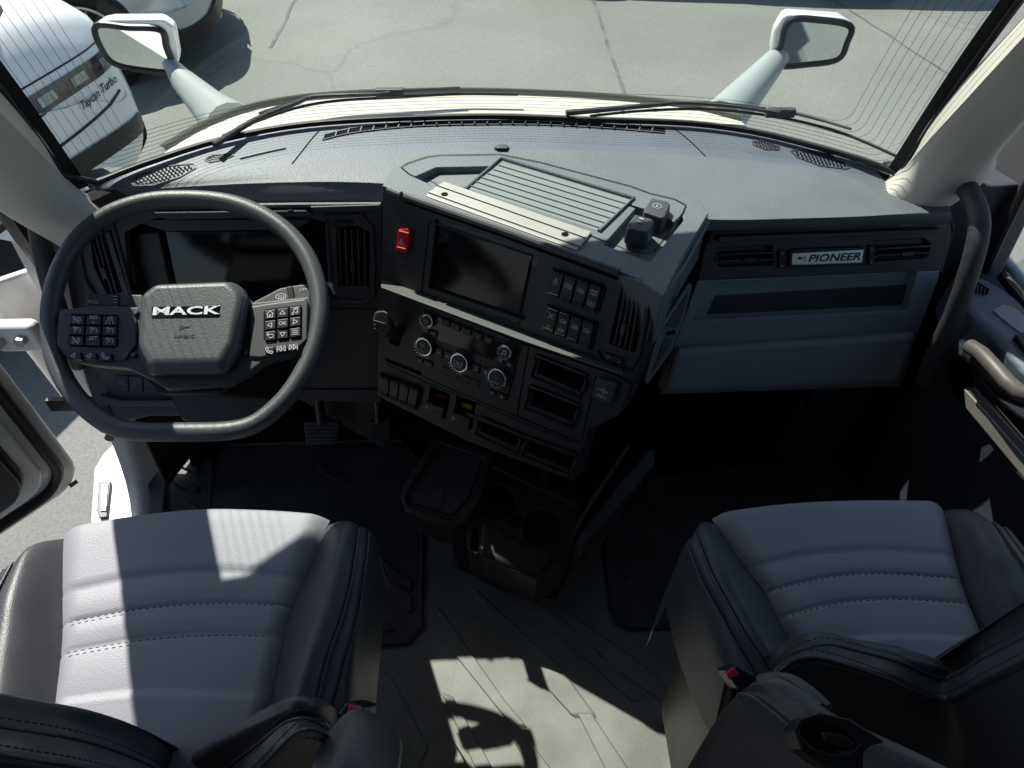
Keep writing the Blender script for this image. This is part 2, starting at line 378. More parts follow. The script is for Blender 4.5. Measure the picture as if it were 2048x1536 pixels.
# pillars: swept trims from dash foot to roof
def pillar(s):
    b = base[0] if s < 0 else base[-1]; t = head[0] if s < 0 else head[-1]
    def cv(offs):
        out = []
        for (k, dx, dy, dz) in offs:
            p = b.lerp(t, k); out.append(p+V((s*dx, dy, dz)))
        return out
    c1 = cv([(-.045, -.02, .0, .0), (.03, -.004, -.002, 0), (.15, -.008, -.004, 0), (.5, -.010, -.004, 0), (1, -.010, -.004, 0)])
    c2 = cv([(-.045, -.035, -.045, -.01), (.02, .005, -.035, .0), (.15, .006, -.022, 0), (.5, .006, -.022, 0), (1, .006, -.022, 0)])
    c3 = cv([(-.07, .0, -.075, -.02), (.02, .045, -.068, 0), (.15, .04, -.05, 0), (.5, .04, -.05, 0), (1, .04, -.05, 0)])
    c4 = cv([(-.11, .05, -.07, -.02), (.02, .10, -.062, 0), (.15, .075, -.055, 0), (.4, .06, -.05, 0), (1, .05, -.05, 0)])
    c5 = cv([(-.11, .10, -.0, -.02), (.02, .145, .0, 0), (.15, .09, .0, 0), (.4, .07, .0, 0), (1, .06, .0, 0)])
    c6 = cv([(-.09, .03, .05, 0), (.02, .02, .05, 0), (.15, .01, .05, 0), (.5, .01, .04, 0), (1, .01, .04, 0)])
    return loft('pillar_trim', [c1, c2, c3, c4, c5, c6, c1], 'beige', cab, nu=40, nv=6)
pl_l = pillar(-1); pl_r = pillar(1)
# small recessed caps on the pillars
# roof, rails, rear and side walls, firewall
prism('roof', [V((-.88, .77, 1.64)), V((-.5, .85, 1.665)), V((0, .89, 1.67)), V((.5, .85, 1.665)), V((.88, .77, 1.64)), V((.92, -1.7, 1.72)), V((-.90, -1.7, 1.72))], (0, 0, -.05), 'lining', cab, .01)
vz = [(-.87, .76), (-.91, .95), (-.92, 1.08), (-.8, 1.10), (-.65, 1.20), (-.45, 1.33), (-.2, 1.40), (.05, 1.43), (.24, 1.34), (.32, 1.12), (.42, .95), (.6, .88), (.86, .78)]  # outline of an unseen visor, added and shaped to shade seats and console
prism('unseen_shade_visor', [V((x, y+(.05 if y > .9 else 0), 1.60)) for x, y in vz]+[V((.5, .84, 1.66)), V((0, .88, 1.67)), V((-.5, .84, 1.66))], (0, 0, -.012), 'charcoal', cab, .004)
tube('windshield_header', [p+V((0, .0, .01)) for p in head], .03, 'beige', cab, ns=10)
box('rear_wall', (-1, -1.75, -.1), (1, -1.7, 1.7), 'lining', cab)
for s in (-1, 1):
    sw_ = box('side_wall', (s*1.0-.02, -1.7, -.1), (s*1.0+.02, -.28, 1.66), 'lining', cab)
    tube('roof_rail', [V((s*.82, .74, 1.60)), V((s*.865, .3, 1.62)), V((s*.88, -.28, 1.63))], .024, 'black', cab)
prism('footwell_shade_sheet', [V((.12, .95, .002)), V((.95, .95, .002)), V((.95, 1.36, .002)), V((.12, 1.36, .002))], (0, 0, -.001), 'footwell_dark', cab, 0)  # dark sheets laid over the floor in place of footwell shade
prism('footwell_shade_sheet', [V((-.80, .95, .002)), V((.10, .95, .002)), V((.10, 1.36, .002)), V((-.80, 1.36, .002))], (0, 0, -.001), 'footwell_dark', cab, 0)
fw = loft('firewall', [[p+V((0, .012, -.012)) for p in base[::2]], [V((p.x, p.y+.012, .45)) for p in base[::2]], [V((p.x*1.12, p.y+.02, -.05)) for p in base[::2]]], 'void', cab, nu=40, nv=4, solid=.006)
fl = prism('floor_pan', [V((-.93, -1.7, 0)), V((.95, -1.7, 0)), V((.95, 1.37, 0)), V((-.87, 1.37, 0)), V((-.87, .62, 0)), V((-.87, .35, 0))], (0, 0, -.06), 'floor', cab, .004)
# white body behind the opening and outside skin
prism('door_jamb', [V(p) for p in ((-.86, 1.20, .62), (-.86, 1.20, .30), (-.86, 1.16, .15), (-.93, 1.15, .12), (-1.05, 1.16, .2), (-1.06, 1.16, .5), (-1.0, 1.10, .62))], (0, .03, 0), 'jamb', cab, .012, seg=3)
loft('jamb_side', [[V((-.865, 1.19, .70)), V((-.87, 1.16, .3)), V((-.872, 1.08, .02)), V((-.872, .80, -.07)), V((-.88, .3, -.07))],
    [V((-.89, 1.15, .70)), V((-.895, 1.12, .3)), V((-.895, 1.03, .03)), V((-.895, .78, -.06)), V((-.90, .3, -.06))],
    [V((-.92, 1.14, .70)), V((-.93, 1.11, .3)), V((-.92, 1.0, .0)), V((-.92, .78, -.10)), V((-.93, .3, -.10))]], 'jamb', cab, nu=30, nv=5)
tube('pillar_seal', cr([V((-.89, 1.16, .62)), V((-.87, 1.12, .74)), V((-.80, 1.0, 1.05)), V((-.79, .80, 1.45)), V((-.80, .74, 1.60))], 5), .022, 'black', cab, ns=10)
0 and prism('pillar_outer', [V((-.90, 1.20, .70)), V((-.95, 1.14, .70)), V((-.90, .84, 1.45)), V((-.86, .86, 1.45))], (.0, .03, 0), 'charcoal', cab, .006)
box('dash_side_cover', (-.865, 1.15, .25), (-.78, 1.22, .80), 'charcoal', cab, .008)
prism('cowl_corner', [V((.735, 1.135, .825)), V((.74, 1.22, .80)), V((.99, 1.20, .80)), V((.97, 1.10, .82)), V((.88, 1.09, .82))], (0, 0, -.86), 'door', cab, .006)
# bonnet / cowl in front of the glass
edge = [(330, 300), (420, 250), (520, 215), (640, 196), (800, 188), (960, 186), (1150, 193), (1300, 205), (1420, 222), (1480, 240)]
c0 = [wsp(u, 0)+V((0, .014, -.045)) for u in [.10+.76*k/12 for k in range(13)]]
c1 = resample(cr([Z(x, y, .80) for x, y in edge], 6), 13)
hood = loft('bonnet', [c0, c1, [p+V((0, .06, -.03)) for p in c1], [p+V((-p.x*.1, .7, -.46)) for p in c1], [p+V((-p.x*.15, 1.3, -.95)) for p in c1], [p+V((-p.x*.18, 1.5, -1.5)) for p in c1]], 'hood', cab, nu=40, nv=6)
for s in (-1, 1):
    box('outer_side_panel', (s*1.04-.01, 1.2, -.8), (s*1.04+.01, 1.6, -.05), 'white', cab, .03)
    box('rear_side_panel', (s*1.045-.01, -1.8, -.7), (s*1.045+.01, -.29, 1.6), 'white', cab, .02)
# entry step with its lamp
st = prism('entry_step', [Z(x, y, -.16) for x, y in ((232, 880), (268, 882), (277, 900), (276, 1060), (178, 1058), (187, 935), (205, 905))], (0, 0, -.05), 'white', cab, .01, seg=3)
pp = Pl((0, 0, -.16), (0, 0, 1))
lf = plate('step_lamp', [(197, 962), (222, 962), (214, 1034), (198, 1036), (193, 1020)], pp, 0, .010, 'black', st, .003)
plate('lamp_lens', [(201, 967), (216, 967), (212, 1022), (200, 1022)], pp, .01, .014, 'lens', lf, .002)
prism('sill_guard', [Z(x, y, -.05) for x, y in ((268, 888), (300, 930), (318, 1000), (318, 1075), (274, 1075), (277, 960))], (0, 0, -.04), 'jamb', cab, .008, seg=3)
prism('kick_panel', [Z(x, y, .03) for x, y in ((275, 870), (335, 880), (325, 1075), (288, 1075), (296, 980))], (0, 0, -.05), 'charcoal', cab, .006)
# ============================================================ DASHBOARD
dash = thing('dashboard', (0, 1.1, 0), 'wide dark grey dashboard under the windshield with grained top pad', 'dashboard')
r0 = [Z(x, y, .775) for x, y in ((133, 412), (300, 408), (540, 405), (765, 404), (1000, 430), (1250, 462), (1425, 462), (1600, 457), (1750, 452), (1903, 446))]
r1 = [Z(x, y, .802) for x, y in ((146, 396), (330, 380), (560, 370), (765, 371), (1000, 400), (1250, 430), (1420, 440), (1600, 438), (1750, 434), (1903, 428))]
r1b = [Z(x, y, .807) for x, y in ((155, 392), (330, 374), (560, 360), (765, 360), (1000, 375), (1250, 405), (1420, 425), (1600, 424), (1750, 420), (1893, 408))]
r2 = [Z(x, y, .815) for x, y in ((180, 386), (350, 354), (584, 328), (765, 308), (1000, 299), (1200, 302), (1411, 313), (1560, 328), (1700, 345), (1830, 372))]
r3 = [wsp(u, 0)+V((0, .004, -.008)) for u in [.02+.96*k/12 for k in range(13)]]
r0b = [p+V((0, .03, -.012)) for p in r0]
top = loft('top_pad', [r0b, r0, r1, r1b, r2, r3], 'dash', dash, nu=70, nv=8, ang=60)
# give the forward half its bluer vinyl
top.data.materials.append(M['dash2'])
for f in top.data.polygons:
    j = f.index % (len(top.data.vertices)//70-1)
    if j >= 32: f.material_index = 1
bv = BVHTree.FromPolygons([v.co for v in top.data.vertices], [list(p.vertices) for p in top.data.polygons])
def drop(x, y, o=.0008):
    d = ray(x, y).normalized(); h = bv.ray_cast(CAM, d)
    if h[0] is None: return Z(x, y, .82)
    n = h[1] if h[1].z > 0 else -h[1]
    return h[0]+n*o
def groove(px, wd=.0022, name='panel_seam', par=None):
    P = resample(cr([V((x, y, 0)) for x, y in px], 8), 24)
    return ribbon(name, [drop(p.x, p.y) for p in P], wd, (0, 0, 1), 'void', par or dash)
groove([(584, 328), (604, 303), (622, 280), (638, 262)])
groove([(1343, 254), (1375, 278), (1411, 313)])
groove([(480, 318), (530, 306), (572, 297)], .005)
def grille(out, nrow, ncol, name='speaker_grille'):
    """hexagonal grille let into the pad, with brick pattern of openings"""
    o = ribbon(name, [drop(*p, .0012) for p in [(a[0]*(1-t)+b[0]*t, a[1]*(1-t)+b[1]*t) for a, b in zip(out, out[1:]+out[:1]) for t in (0, .25, .5, .75)]+[out[0]]], .0035, (0, 0, 1), 'charcoal', dash)
    xs = [p[0] for p in out]; ys = [p[1] for p in out]; vs = []; fs = []
    # oriented along the long axis
    a = V((*out[0], 0)); b = V((*out[len(out)//2], 0)); ax = (b-a); Ln = ax.length; ax.normalize(); pe = V((-ax.y, ax.x, 0)); mid = (a+b)/2
    inner = [((p[0]-mid.x)*.93+mid.x, (p[1]-mid.y)*.88+mid.y) for p in out]
    cw = Ln/ncol; ch = 1.15*(max(abs((V((*p, 0))-mid).dot(pe)) for p in out)*2)/nrow
    for r_ in range(-nrow, nrow):
        for c in range(-ncol, ncol):
            q = mid+ax*((c+(.5 if r_ % 2 else 0))*cw)+pe*(r_*ch)
            if not inpoly(q.x, q.y, inner): continue
            k = len(vs)
            for (du, dv) in ((-.34, -.3), (.22, -.34), (.36, .3), (-.22, .34)):
                s = q+ax*(du*cw)+pe*(dv*ch); vs.append(drop(s.x, s.y, .0018))
            fs.append([k, k+1, k+2, k+3])
    mesh('grille_openings', vs, fs, 'void', o, smooth=False)
grille([(263, 365), (272, 350), (325, 333), (388, 328), (391, 337), (360, 354), (308, 370), (268, 371)], 8, 16)
grille([(409, 320), (424, 311), (462, 308), (467, 312), (448, 320), (420, 325)], 5, 8)
grille([(1700, 335), (1660, 308), (1610, 299), (1581, 302), (1595, 315), (1640, 332), (1690, 338)], 8, 15)
grille([(1505, 284), (1525, 283), (1558, 294), (1557, 300), (1530, 299), (1507, 290)], 5, 8)
# defroster slot with its fins
P = resample(cr([V((x, y, 0)) for x, y in ((648, 275), (700, 263), (780, 253), (870, 247), (960, 245), (1060, 245), (1160, 249), (1250, 255), (1330, 262))], 8), 90)
ribbon('defroster_slot', [drop(p.x, p.y, .001) for p in P], .019, (0, 0, 1), 'void', dash)
vs = []; fs = []
Pf = resample(P, 28)
fl_ = []
for a, b in zip(Pf, Pf[1:]):
    q = drop(a.x, a.y, .001); q2 = drop(a.x+3, a.y-9, .001); d = (q2-q).normalized()*.0105
    fl_.append(prism('defroster_fin', [q-d+V((-.0012, 0, .002)), q-d+V((.0012, 0, .002)), q+d+V((.0012, 0, .002)), q+d+V((-.0012, 0, .002))], (0, 0, -.002), 'dash', dash, 0))

ribbon('slot_rim', [drop(p.x, p.y-5, .0022) for p in P], .002, (0, 0, 1), 'dash', dash)
ribbon('slot_rim', [drop(p.x, p.y+5, .0022) for p in P], .002, (0, 0, 1), 'dash', dash)
pd_ = Pl(drop(1003, 296, 0), (0, -.3, 1))
frustum('sun_sensor', [pd_.at(x, y, .008) for x, y in ((994, 292), (1000, 288), (1008, 288), (1014, 292), (1014, 297), (994, 297))], [pd_.at(x, y, 0) for x, y in ((987, 296), (994, 289), (1012, 289), (1020, 296), (1020, 299), (987, 299))], 'charcoal', dash, .001)

# ---- driver side face
L_ = Pl((0, 1.125, .775), (0, -.93, .37))
px_face = [(128, 414), (180, 411), (762, 409), (765, 600), (762, 805), (600, 800), (470, 795), (330, 790), (215, 770), (160, 700), (135, 560), (112, 450)]
face = plate('driver_fascia', px_face, L_, -.02, 0, 'charcoal', dash, .004)
cutters = [plate('c', [(238, 470), (285, 445), (340, 436), (600, 436), (648, 450), (652, 600), (600, 640), (270, 640), (250, 600)], L_, -.05, .02, 'void', None, 0),
           plate('c', [(668, 455), (712, 457), (735, 470), (735, 580), (672, 580), (668, 500)], L_, -.05, .02, 'void', None, 0),
           plate('c', [(168, 470), (205, 470), (238, 590), (205, 600), (176, 540)], L_, -.05, .02, 'void', None, 0)]
cut(face, cutters)
clus = plate('instrument_cluster', [(225, 430), (660, 430), (660, 650), (240, 650)], L_, -.075, -.07, 'void', dash, 0)
plate('cluster_hood', [(250, 438), (630, 438), (590, 460), (330, 463)], L_, -.06, -.02, 'charcoal', dash, .003)
plate('display', [(322, 462), (590, 462), (640, 500), (630, 600), (345, 600)], L_, -.07, -.05, 'screen', clus, .002)
plate('display_frame', [(232, 470), (318, 462), (350, 610), (262, 620)], L_, -.07, -.035, 'black', clus, .004)
# bright ledge strips under the lip
tube('ledge_trim', [L_.at(x, y, .004) for x, y in ((136, 417), (300, 414), (600, 410), (762, 409))], .0045, 'dash', dash, ns=8)
tube('ledge_trim', [L_.at(x, y, .006) for x, y in ((150, 427), (200, 424), (262, 421))], .003, 'dash', dash, ns=8)
tr_ = plate('trim_cap', [(618, 413), (760, 409), (762, 420), (722, 424), (628, 424)], L_, 0, .012, 'charcoal', dash, .003)
plate('trim_cap', [(300, 424), (612, 420), (628, 433), (600, 436), (330, 440)], L_, 0, .012, 'charcoal', dash, .004)
plate('sensor_button', [(575, 421), (583, 419), (588, 423), (584, 427), (576, 427)], L_, .012, .015, 'black', tr_, .001)
def vent(par, pl, q, n=5, horiz=False, m='charcoal', d0=-.03, d1=-.006):
    """air vent: dark well, frame edge, slats and tab. q = 4 pixel corners"""
    v = plate('air_vent', q, pl, d0-.006, d0, 'void', par, 0)
    sl_ = []
    for k in range(n):
        t = (k+.5)/n
        if horiz: a, b = quadpx(q, 0, t), quadpx(q, 1, t)
        else: a, b = quadpx(q, t, 0), quadpx(q, t, 1)
        A, B = pl.at(*a, d1), pl.at(*b, d1); s = (B-A).normalized().cross(pl.n)*.0016
        sl_.append(prism('slat', [A-s, B-s, B+s, A+s], pl.n*-.018, m, None, .0006))
    merge('slats', sl_, v)
    c = quadpx(q, .5, .52); c2 = quadpx(q, .5, .70)
    A, B = pl.at(*c, d1+.004), pl.at(*c2, d1+.004)
    if horiz: A, B = pl.at(*quadpx(q, .42, .5), d1+.004), pl.at(*quadpx(q, .62, .5), d1+.004)
    s = (B-A).normalized().cross(pl.n)*.004
    prism('vent_tab', [A-s, B-s, B+s, A+s], pl.n*-.006, m, v, .001)
    return v
vent(dash, L_, [(670, 458), (735, 460), (737, 582), (676, 582)], 5)
vent(dash, L_, [(166, 468), (204, 468), (240, 592), (203, 602)], 4)
plate('vent_frame_strip', [(208, 466), (218, 462), (262, 600), (250, 604)], L_, 0, .006, 'charcoal', dash, .002)
tag(plate('vent_wheel', [(663, 442), (704, 441), (704, 454), (664, 455)], L_, 0, .004, 'black', dash, .001))
tube('vent_frame', [L_.at(x, y, .003) for x, y in ((652, 432), (722, 430), (745, 458), (748, 590), (728, 604), (668, 602), (662, 580), (655, 470))], .0035, 'charcoal', dash, closed=True, ns=8)
tube('vent_frame', [L_.at(x, y, .003) for x, y in ((150, 458), (165, 443), (222, 440), (268, 608), (205, 612), (170, 560))], .0035, 'charcoal', dash, closed=True, ns=8)
groove_l = ribbon('panel_seam', [L_.at(x, y, .0015) for x, y in ((600, 618), (700, 617), (758, 618))], .002, L_.n, 'void', dash)
ribbon('panel_seam', [L_.at(x, y, .0015) for x, y in ((470, 776), (600, 778), (758, 778))], .003, L_.n, 'void', dash)
# lower driver panel with blank switches
lp = Pl(L_.at(240, 760), (-.1, -.80, .6))
low = plate('knee_panel', [(160, 728), (350, 735), (470, 760), (560, 800), (500, 835), (300, 832), (220, 850), (185, 800)], lp, -.03, .0, 'charcoal', dash, .004)
plate('knee_ledge', [(195, 790), (235, 800), (350, 800), (520, 805), (490, 815), (340, 812), (225, 812)], lp, 0, .02, 'charcoal', dash, .003)
for k in range(5):
    x = 228+29*k; q = [(x, 751+k*1.5), (x+27, 752+k*1.5), (x+29, 783+k*1.2), (x+2, 782+k*1.2)]
    b_ = plate('switch', q, lp, 0, .005, 'charcoal', dash, .001)
    plate('switch_rib', subquad(q, .03, .78, .97, .88), lp, .005, .007, 'charcoal', b_, .0004)
strokes('lamp_icon', [arc(.2, 0, .5, -90, 90, 8)+[(.2, -.5)], [(-.2, .4), (-.8, .5)], [(-.2, 0), (-.8, 0)], [(-.2, -.4), (-.8, -.5)], [(-.8, .8), (.8, -.8)]], lp.at(242, 762, .006), lp, .009, 'printdim', low)
for k in range(7):
    a, b = lp.at(200+k*2.2, 815+k*4, .004), lp.at(216+k*2.2, 812+k*4, .004)
    prism('cooling_fin', [a, b, b+V((0, -.001, -.002)), a+V((0, -.001, -.002))], lp.n*-.004, 'black', dash, .0003)
box('under_dash_cover', (-.60, 1.16, .33), (-.22, 1.3, .60), 'charcoal', dash, .01)
plate('console_side_cover', [(600, 620), (762, 620), (770, 900), (700, 860), (600, 800)], Pl((0, 1.17, .6), (0, -.97, .2)), -.02, 0, 'charcoal', dash, .004)
# ---- passenger side face
R_ = Pl((0, 1.052, .77), (.02, -.955, .29), (1, -.028, .01))
gp = plate('passenger_fascia', [(1425, 462), (1903, 444), (1905, 470), (1882, 545), (1395, 562), (1408, 500)], R_, -.03, 0, 'charcoal', dash, .004)
cut(gp, [plate('c', [(1440, 505), (1552, 499), (1553, 538), (1445, 542), (1432, 530)], R_, -.012, .02, 'void', None, 0),
         plate('c', [(1758, 492), (1860, 485), (1872, 495), (1868, 520), (1852, 528), (1758, 530)], R_, -.012, .02, 'void', None, 0)])
plate('ledge_bar', [(1437, 474), (1882, 458), (1882, 466), (1437, 485)], R_, 0, .012, 'charcoal', dash, .002)
vent(dash, R_, [(1438, 504), (1554, 498), (1555, 540), (1440, 543)], 3, True, d0=-.0115, d1=.0005)
vent(dash, R_, [(1756, 492), (1870, 485), (1872, 525), (1757, 531)], 3, True, d0=-.0115, d1=.0005)
for q in ([(1558, 500), (1572, 499), (1571, 537), (1557, 538)], [(1738, 492), (1751, 491), (1750, 530), (1737, 531)]):
    v_ = plate('vent_wheel', q, R_, 0, .005, 'black', dash, .0015)
    for t in (.2, .85):
        c = quadpx(q, .5, t); plate('dot', [(c[0]-1.2, c[1]-1.2), (c[0]+1.2, c[1]-1.2), (c[0]+1.2, c[1]+1.2), (c[0]-1.2, c[1]+1.2)], R_, .005, .0055, 'print', v_, 0)
bf = plate('badge_frame', [(1578, 504), (1586, 499), (1727, 494), (1731, 500), (1727, 528), (1722, 531), (1582, 536), (1577, 531)], R_, 0, .006, 'black', dash, .002)
bp_ = plate('name_plate', [(1584, 507), (1729, 499), (1724, 526), (1583, 531)], R_, .006, .009, 'badge', bf, .0015)
text('name_letters', 'PIONEER', R_.at(1669, 515.5, .0092), R_, .0195, 'dprint', bp_, .0004, ang=R(1.2), bold=.022, sx=1.25, shear=.15)
plate('flag_canton', [(1597, 514), (1603, 513.7), (1603, 519), (1597, 519.3)], R_, .009, .0095, 'dprint', bp_, 0)
for k in range(3): plate('flag_stripe', [(1605, 514+k*3.6), (1613, 513.5+k*3.6), (1613, 514.5+k*3.6), (1605, 515+k*3.6)], R_, .009, .0095, 'dprint', bp_, 0)
# glove box area
R2 = Pl(R_.at(1640, 560), (.02, -.985, .17), (1, -.028, .01))
gb = plate('glovebox_panel', [(1396, 562), (1880, 542), (1878, 556), (1832, 680), (1800, 770), (1560, 774), (1440, 786), (1322, 788), (1345, 700), (1385, 590)], R2, -.03, 0, 'bluegrey', dash, .006)
cut(gb, [plate('c', [(1421, 577), (1846, 554), (1824, 632), (1392, 653)], R2, -.02, .02, 'void', None, 0)])
frustum('glovebox_pocket', [R2.at(x, y, -.019) for x, y in ((1430, 592), (1838, 568), (1822, 630), (1405, 650))], [R2.at(x, y, -.03) for x, y in ((1419, 575), (1848, 552), (1826, 634), (1390, 655))], 'charcoal', dash, .002)
frustum('lower_bulge', [R2.at(x, y, .022) for x, y in ((1352, 702), (1830, 672), (1798, 762), (1330, 784))], [R2.at(x, y, -.005) for x, y in ((1347, 690), (1838, 655), (1806, 775), (1322, 790))], 'bluegrey', dash, .012, seg=4)
#plate('lower_cover', [(1325, 780), (1800, 768), (1790, 800), (1330, 830)], Pl(R2.at(1560, 780), (0, -.6, -.8)), -.1, -.01, 'void', dash, .01)
plate('dash_end_cap', [(1905, 440), (1912, 452), (1885, 552), (1878, 545), (1903, 460)], R_, -.08, -.001, 'charcoal', dash, .004)
# ============================================================ CENTRE CONSOLE
A_ = Z(775, 378, .82)
Hh = V((.857, -.515, 0)).normalized()
F_ = Pl(A_, (-.517, -.797, .312), Hh)
T_ = Pl((0, 0, .82), (0, 0, 1), Hh)
con = thing('center_console', (.05, 1.0, 0), 'black centre console angled towards the driver with dark screen and many switches', 'console')
outl = [(766, 372), (1243, 545), (1284, 562), (1320, 600), (1268, 764), (1240, 828), (1176, 862), (1147, 962), (940, 884), (755, 792), (757, 700), (764, 560)]
body = plate('console_face', outl, F_, -.05, 0, 'face', con, .004)
bk = V((.36, .93, 0)).normalized()
def back(p, d): return p+bk*d
scr = [(858, 442), (1066, 512), (1038, 648), (843, 582)]
pock = {'a': [(1075, 715), (1170, 752), (1158, 792), (1066, 752)], 'b': [(1062, 776), (1155, 812), (1140, 852), (1052, 816)],
        'c': [(960, 838), (1040, 872), (1028, 904), (952, 868)], 'd': [(1056, 878), (1150, 912), (1136, 948), (1046, 912)]}
wells = {'r': [(851, 778), (893, 794), (884, 842), (846, 825)], 'y': [(904, 798), (944, 812), (936, 866), (899, 848)]}
cu = [plate('c', scr, F_, -.012, .02, 'void', None, 0)]
for q in pock.values(): cu.append(plate('c', q, F_, -.045, .02, 'void', None, 0))
for q in wells.values(): cu.append(plate('c', q, F_, -.03, .02, 'void', None, 0))
cu.append(plate('c', [(1236, 570), (1262, 578), (1284, 600), (1278, 640), (1262, 715), (1207, 696)], F_, -.04, .02, 'void', None, 0))
cut(body, cu)
plate('backing', [(790, 390), (1236, 552), (1300, 600), (1250, 750), (1130, 940), (940, 870), (770, 780), (780, 560)], F_, -.06, -.046, 'void', con, 0)
# upper housing behind the face
tp = [(764, 372), (779, 340), (842, 308), (1000, 303), (1200, 345), (1345, 396), (1398, 398), (1418, 425), (1370, 505), (1326, 592), (1284, 566), (1243, 548)]
P3 = [Z(x, y, .822) for x, y in tp]
hs = prism('console_top', P3, (0, 0, -.10), 'dash', con, .012, seg=4)
t_cut = [plate('c', [(826, 336), (872, 316), (983, 314), (906, 372), (880, 366), (858, 350)], T_, -.02, .02, 'void', None, 0),
         plate('c', [(1003, 318), (1010, 316), (1290, 398), (1352, 425), (1368, 412), (1372, 420), (1303, 505), (1210, 470), (1275, 398), (1270, 396)], T_, -.014, .02, 'void', None, 0)]
cut(hs, t_cut)
# right flank, leaning
fr = [F_.at(x, y, -.002) for x, y in ((1322, 592), (1270, 764), (1245, 828), (1178, 862), (1150, 960))]
bkp = [back(p, d) for p, d in zip(fr, (.30, .34, .36, .38, .42))]
loft('console_flank', [[p+V((-.004, .004, 0)) for p in fr], [p+V((.0, .012, 0)) for p in fr], [back(p, .15) for p in fr], bkp], 'face', con, nu=30, nv=4, curve_u=False, curve_v=False, solid=.004)
tube('flank_edge', [Z(1322, 597, .80), Z(1370, 528, .80), Z(1421, 434, .80)], .004, 'dash', con, ns=8)
# tray lip line (black gap) around the top tray
ribbon('tray_gap', [T_.at(x, y, .0035) for x, y in ((895, 398), (870, 366), (820, 349), (802, 334), (815, 326), (855, 313), (880, 310), (1000, 308), (1080, 324), (1262, 372), (1300, 386), (1350, 398), (1372, 410), (1366, 425), (1352, 445), (1350, 452), (1335, 470), (1308, 503), (1290, 508), (1250, 498), (1175, 468))], .0022, (0, 0, 1), 'void', con)
# ribbed mat with its frame
mt = plate('ribbed_mat', [(1006, 323), (1264, 400), (1196, 462), (932, 376)], T_, -.01, .003, 'ribs', con, .002)
for k in range(6):
    t = .10+.155*k; q = [(1006, 323), (1264, 400), (1196, 462), (932, 376)]
    prism('rib', [T_.at(*quadpx(q, u, v), .0052) for u, v in ((.0, t), (1, t), (1, t+.02), (0, t+.02))], (0, 0, -.004), 'ribs', mt, .0006)
tube('mat_frame', [T_.at(x, y, .004) for x, y in ((930, 378), (1003, 316), (1268, 396), (1198, 462))], .0035, 'dash', con, ns=8)
# warm metal strip with two holes
ap = plate('metal_strip', [(888, 362), (1184, 463), (1160, 492), (856, 383)], T_, -.006, .007, 'alu', con, .0018)
ribbon('strip_groove', [T_.at(875, 371, .0078), T_.at(1172, 476, .0078)], .0022, (0, 0, 1), 'void', ap)
for x, y in ((889, 388), (1130, 468)):
    c = T_.at(x, y, .0078); prism('screw_hole', [c+V((.006*math.cos(2*math.pi*k/14), .006*math.sin(2*math.pi*k/14), 0)) for k in range(14)], (0, 0, -.001), 'void', ap, 0)
prism('strip_front', [T_.at(x, y, .004) for x, y in ((856, 385), (1160, 494), (1152, 500), (850, 391))], (0, 0, -.012), 'alu', ap, .002)
# long grab bar under the strip
tube('grab_bar', [F_.at(x, y, .006) for x, y in ((809, 393), (1000, 459), (1238, 545))], .0065, 'charcoal', con, ns=10)
tube('bar_groove', [F_.at(x, y, .0) for x, y in ((812, 402), (1000, 468), (1236, 556))], .004, 'void', con, ns=8)
tube('top_bead', [F_.at(x, y, .003) for x, y in ((776, 379), (802, 389))], .006, 'dash', con, ns=10)
# power outlets in the tray
def block(q, h, name='power_outlet', m='charcoal', base=0.0):
    top_ = [T_.at(x, y, h) for x, y in q]
    ctr = sum(top_, V())/len(top_); bot = [V((p.x, p.y, .81+base))+ (p-ctr)*.12 for p in top_]
    return frustum(name, top_, [V((b.x, b.y, .812+base)) for b in bot], m, con, .0025, seg=3)
b1 = block([(1303, 395), (1335, 402), (1341, 408), (1330, 433), (1324, 436), (1289, 424), (1288, 418)], .019)
b2 = block([(1270, 428), (1303, 437), (1309, 443), (1297, 463), (1290, 465), (1256, 457), (1254, 450)], .021)
strokes('outlet_icon', [arc(0, 0, .9, 0, 360, 20), [(.1, .5), (-.25, -.05), (.25, .05), (-.1, -.5)]], T_.at(1314, 412, .0198), T_, .008, 'print', b1, .06)
for x, y in ((1279, 443), (1283, 437)):
    c = T_.at(x, y, .0225); prism('port_mark', [c+Hh*a+V((.515, .857, 0))*b for a, b in ((-.004, -.0015), (.004, -.0015), (.004, .0015), (-.004, .0015))], (0, 0, -.0015), 'print', b2, .0005)
# screen
sc = plate('touch_screen', [(862, 446), (1062, 514), (1036, 640), (848, 578)], F_, -.012, -.008, 'screen', con, .001)
tube('screen_bezel', [F_.at(x, y, .0) for x, y in ((858, 442), (1066, 512), (1038, 650), (843, 584))], .0022, 'black', con, closed=True, ns=8)
# lit shelf below the screen
prism('shelf', [F_.at(762, 556, 0), F_.at(1246, 738, 0), F_.at(1246, 748, .018), F_.at(1050, 682, .026), F_.at(762, 574, .032)], (0, 0, -.004), 'face2', con, .0015)
lf_ = plate('lower_face', [(757, 573), (1050, 690), (1235, 752), (1262, 770), (1238, 828), (1176, 860), (1147, 960), (940, 882), (755, 790)], F_, 0, .006, 'face', con, .002)
cut(lf_, [plate('c', q, F_, -.02, .02, 'void', None, 0) for q in list(pock.values())+list(wells.values())]+[plate('c', [(1262, 700), (1262, 716), (1207, 696), (1200, 690)], F_, -.01, .02, 'void', None, 0)])
F2 = Pl(F_.p+F_.n*.006, F_.n, Hh)
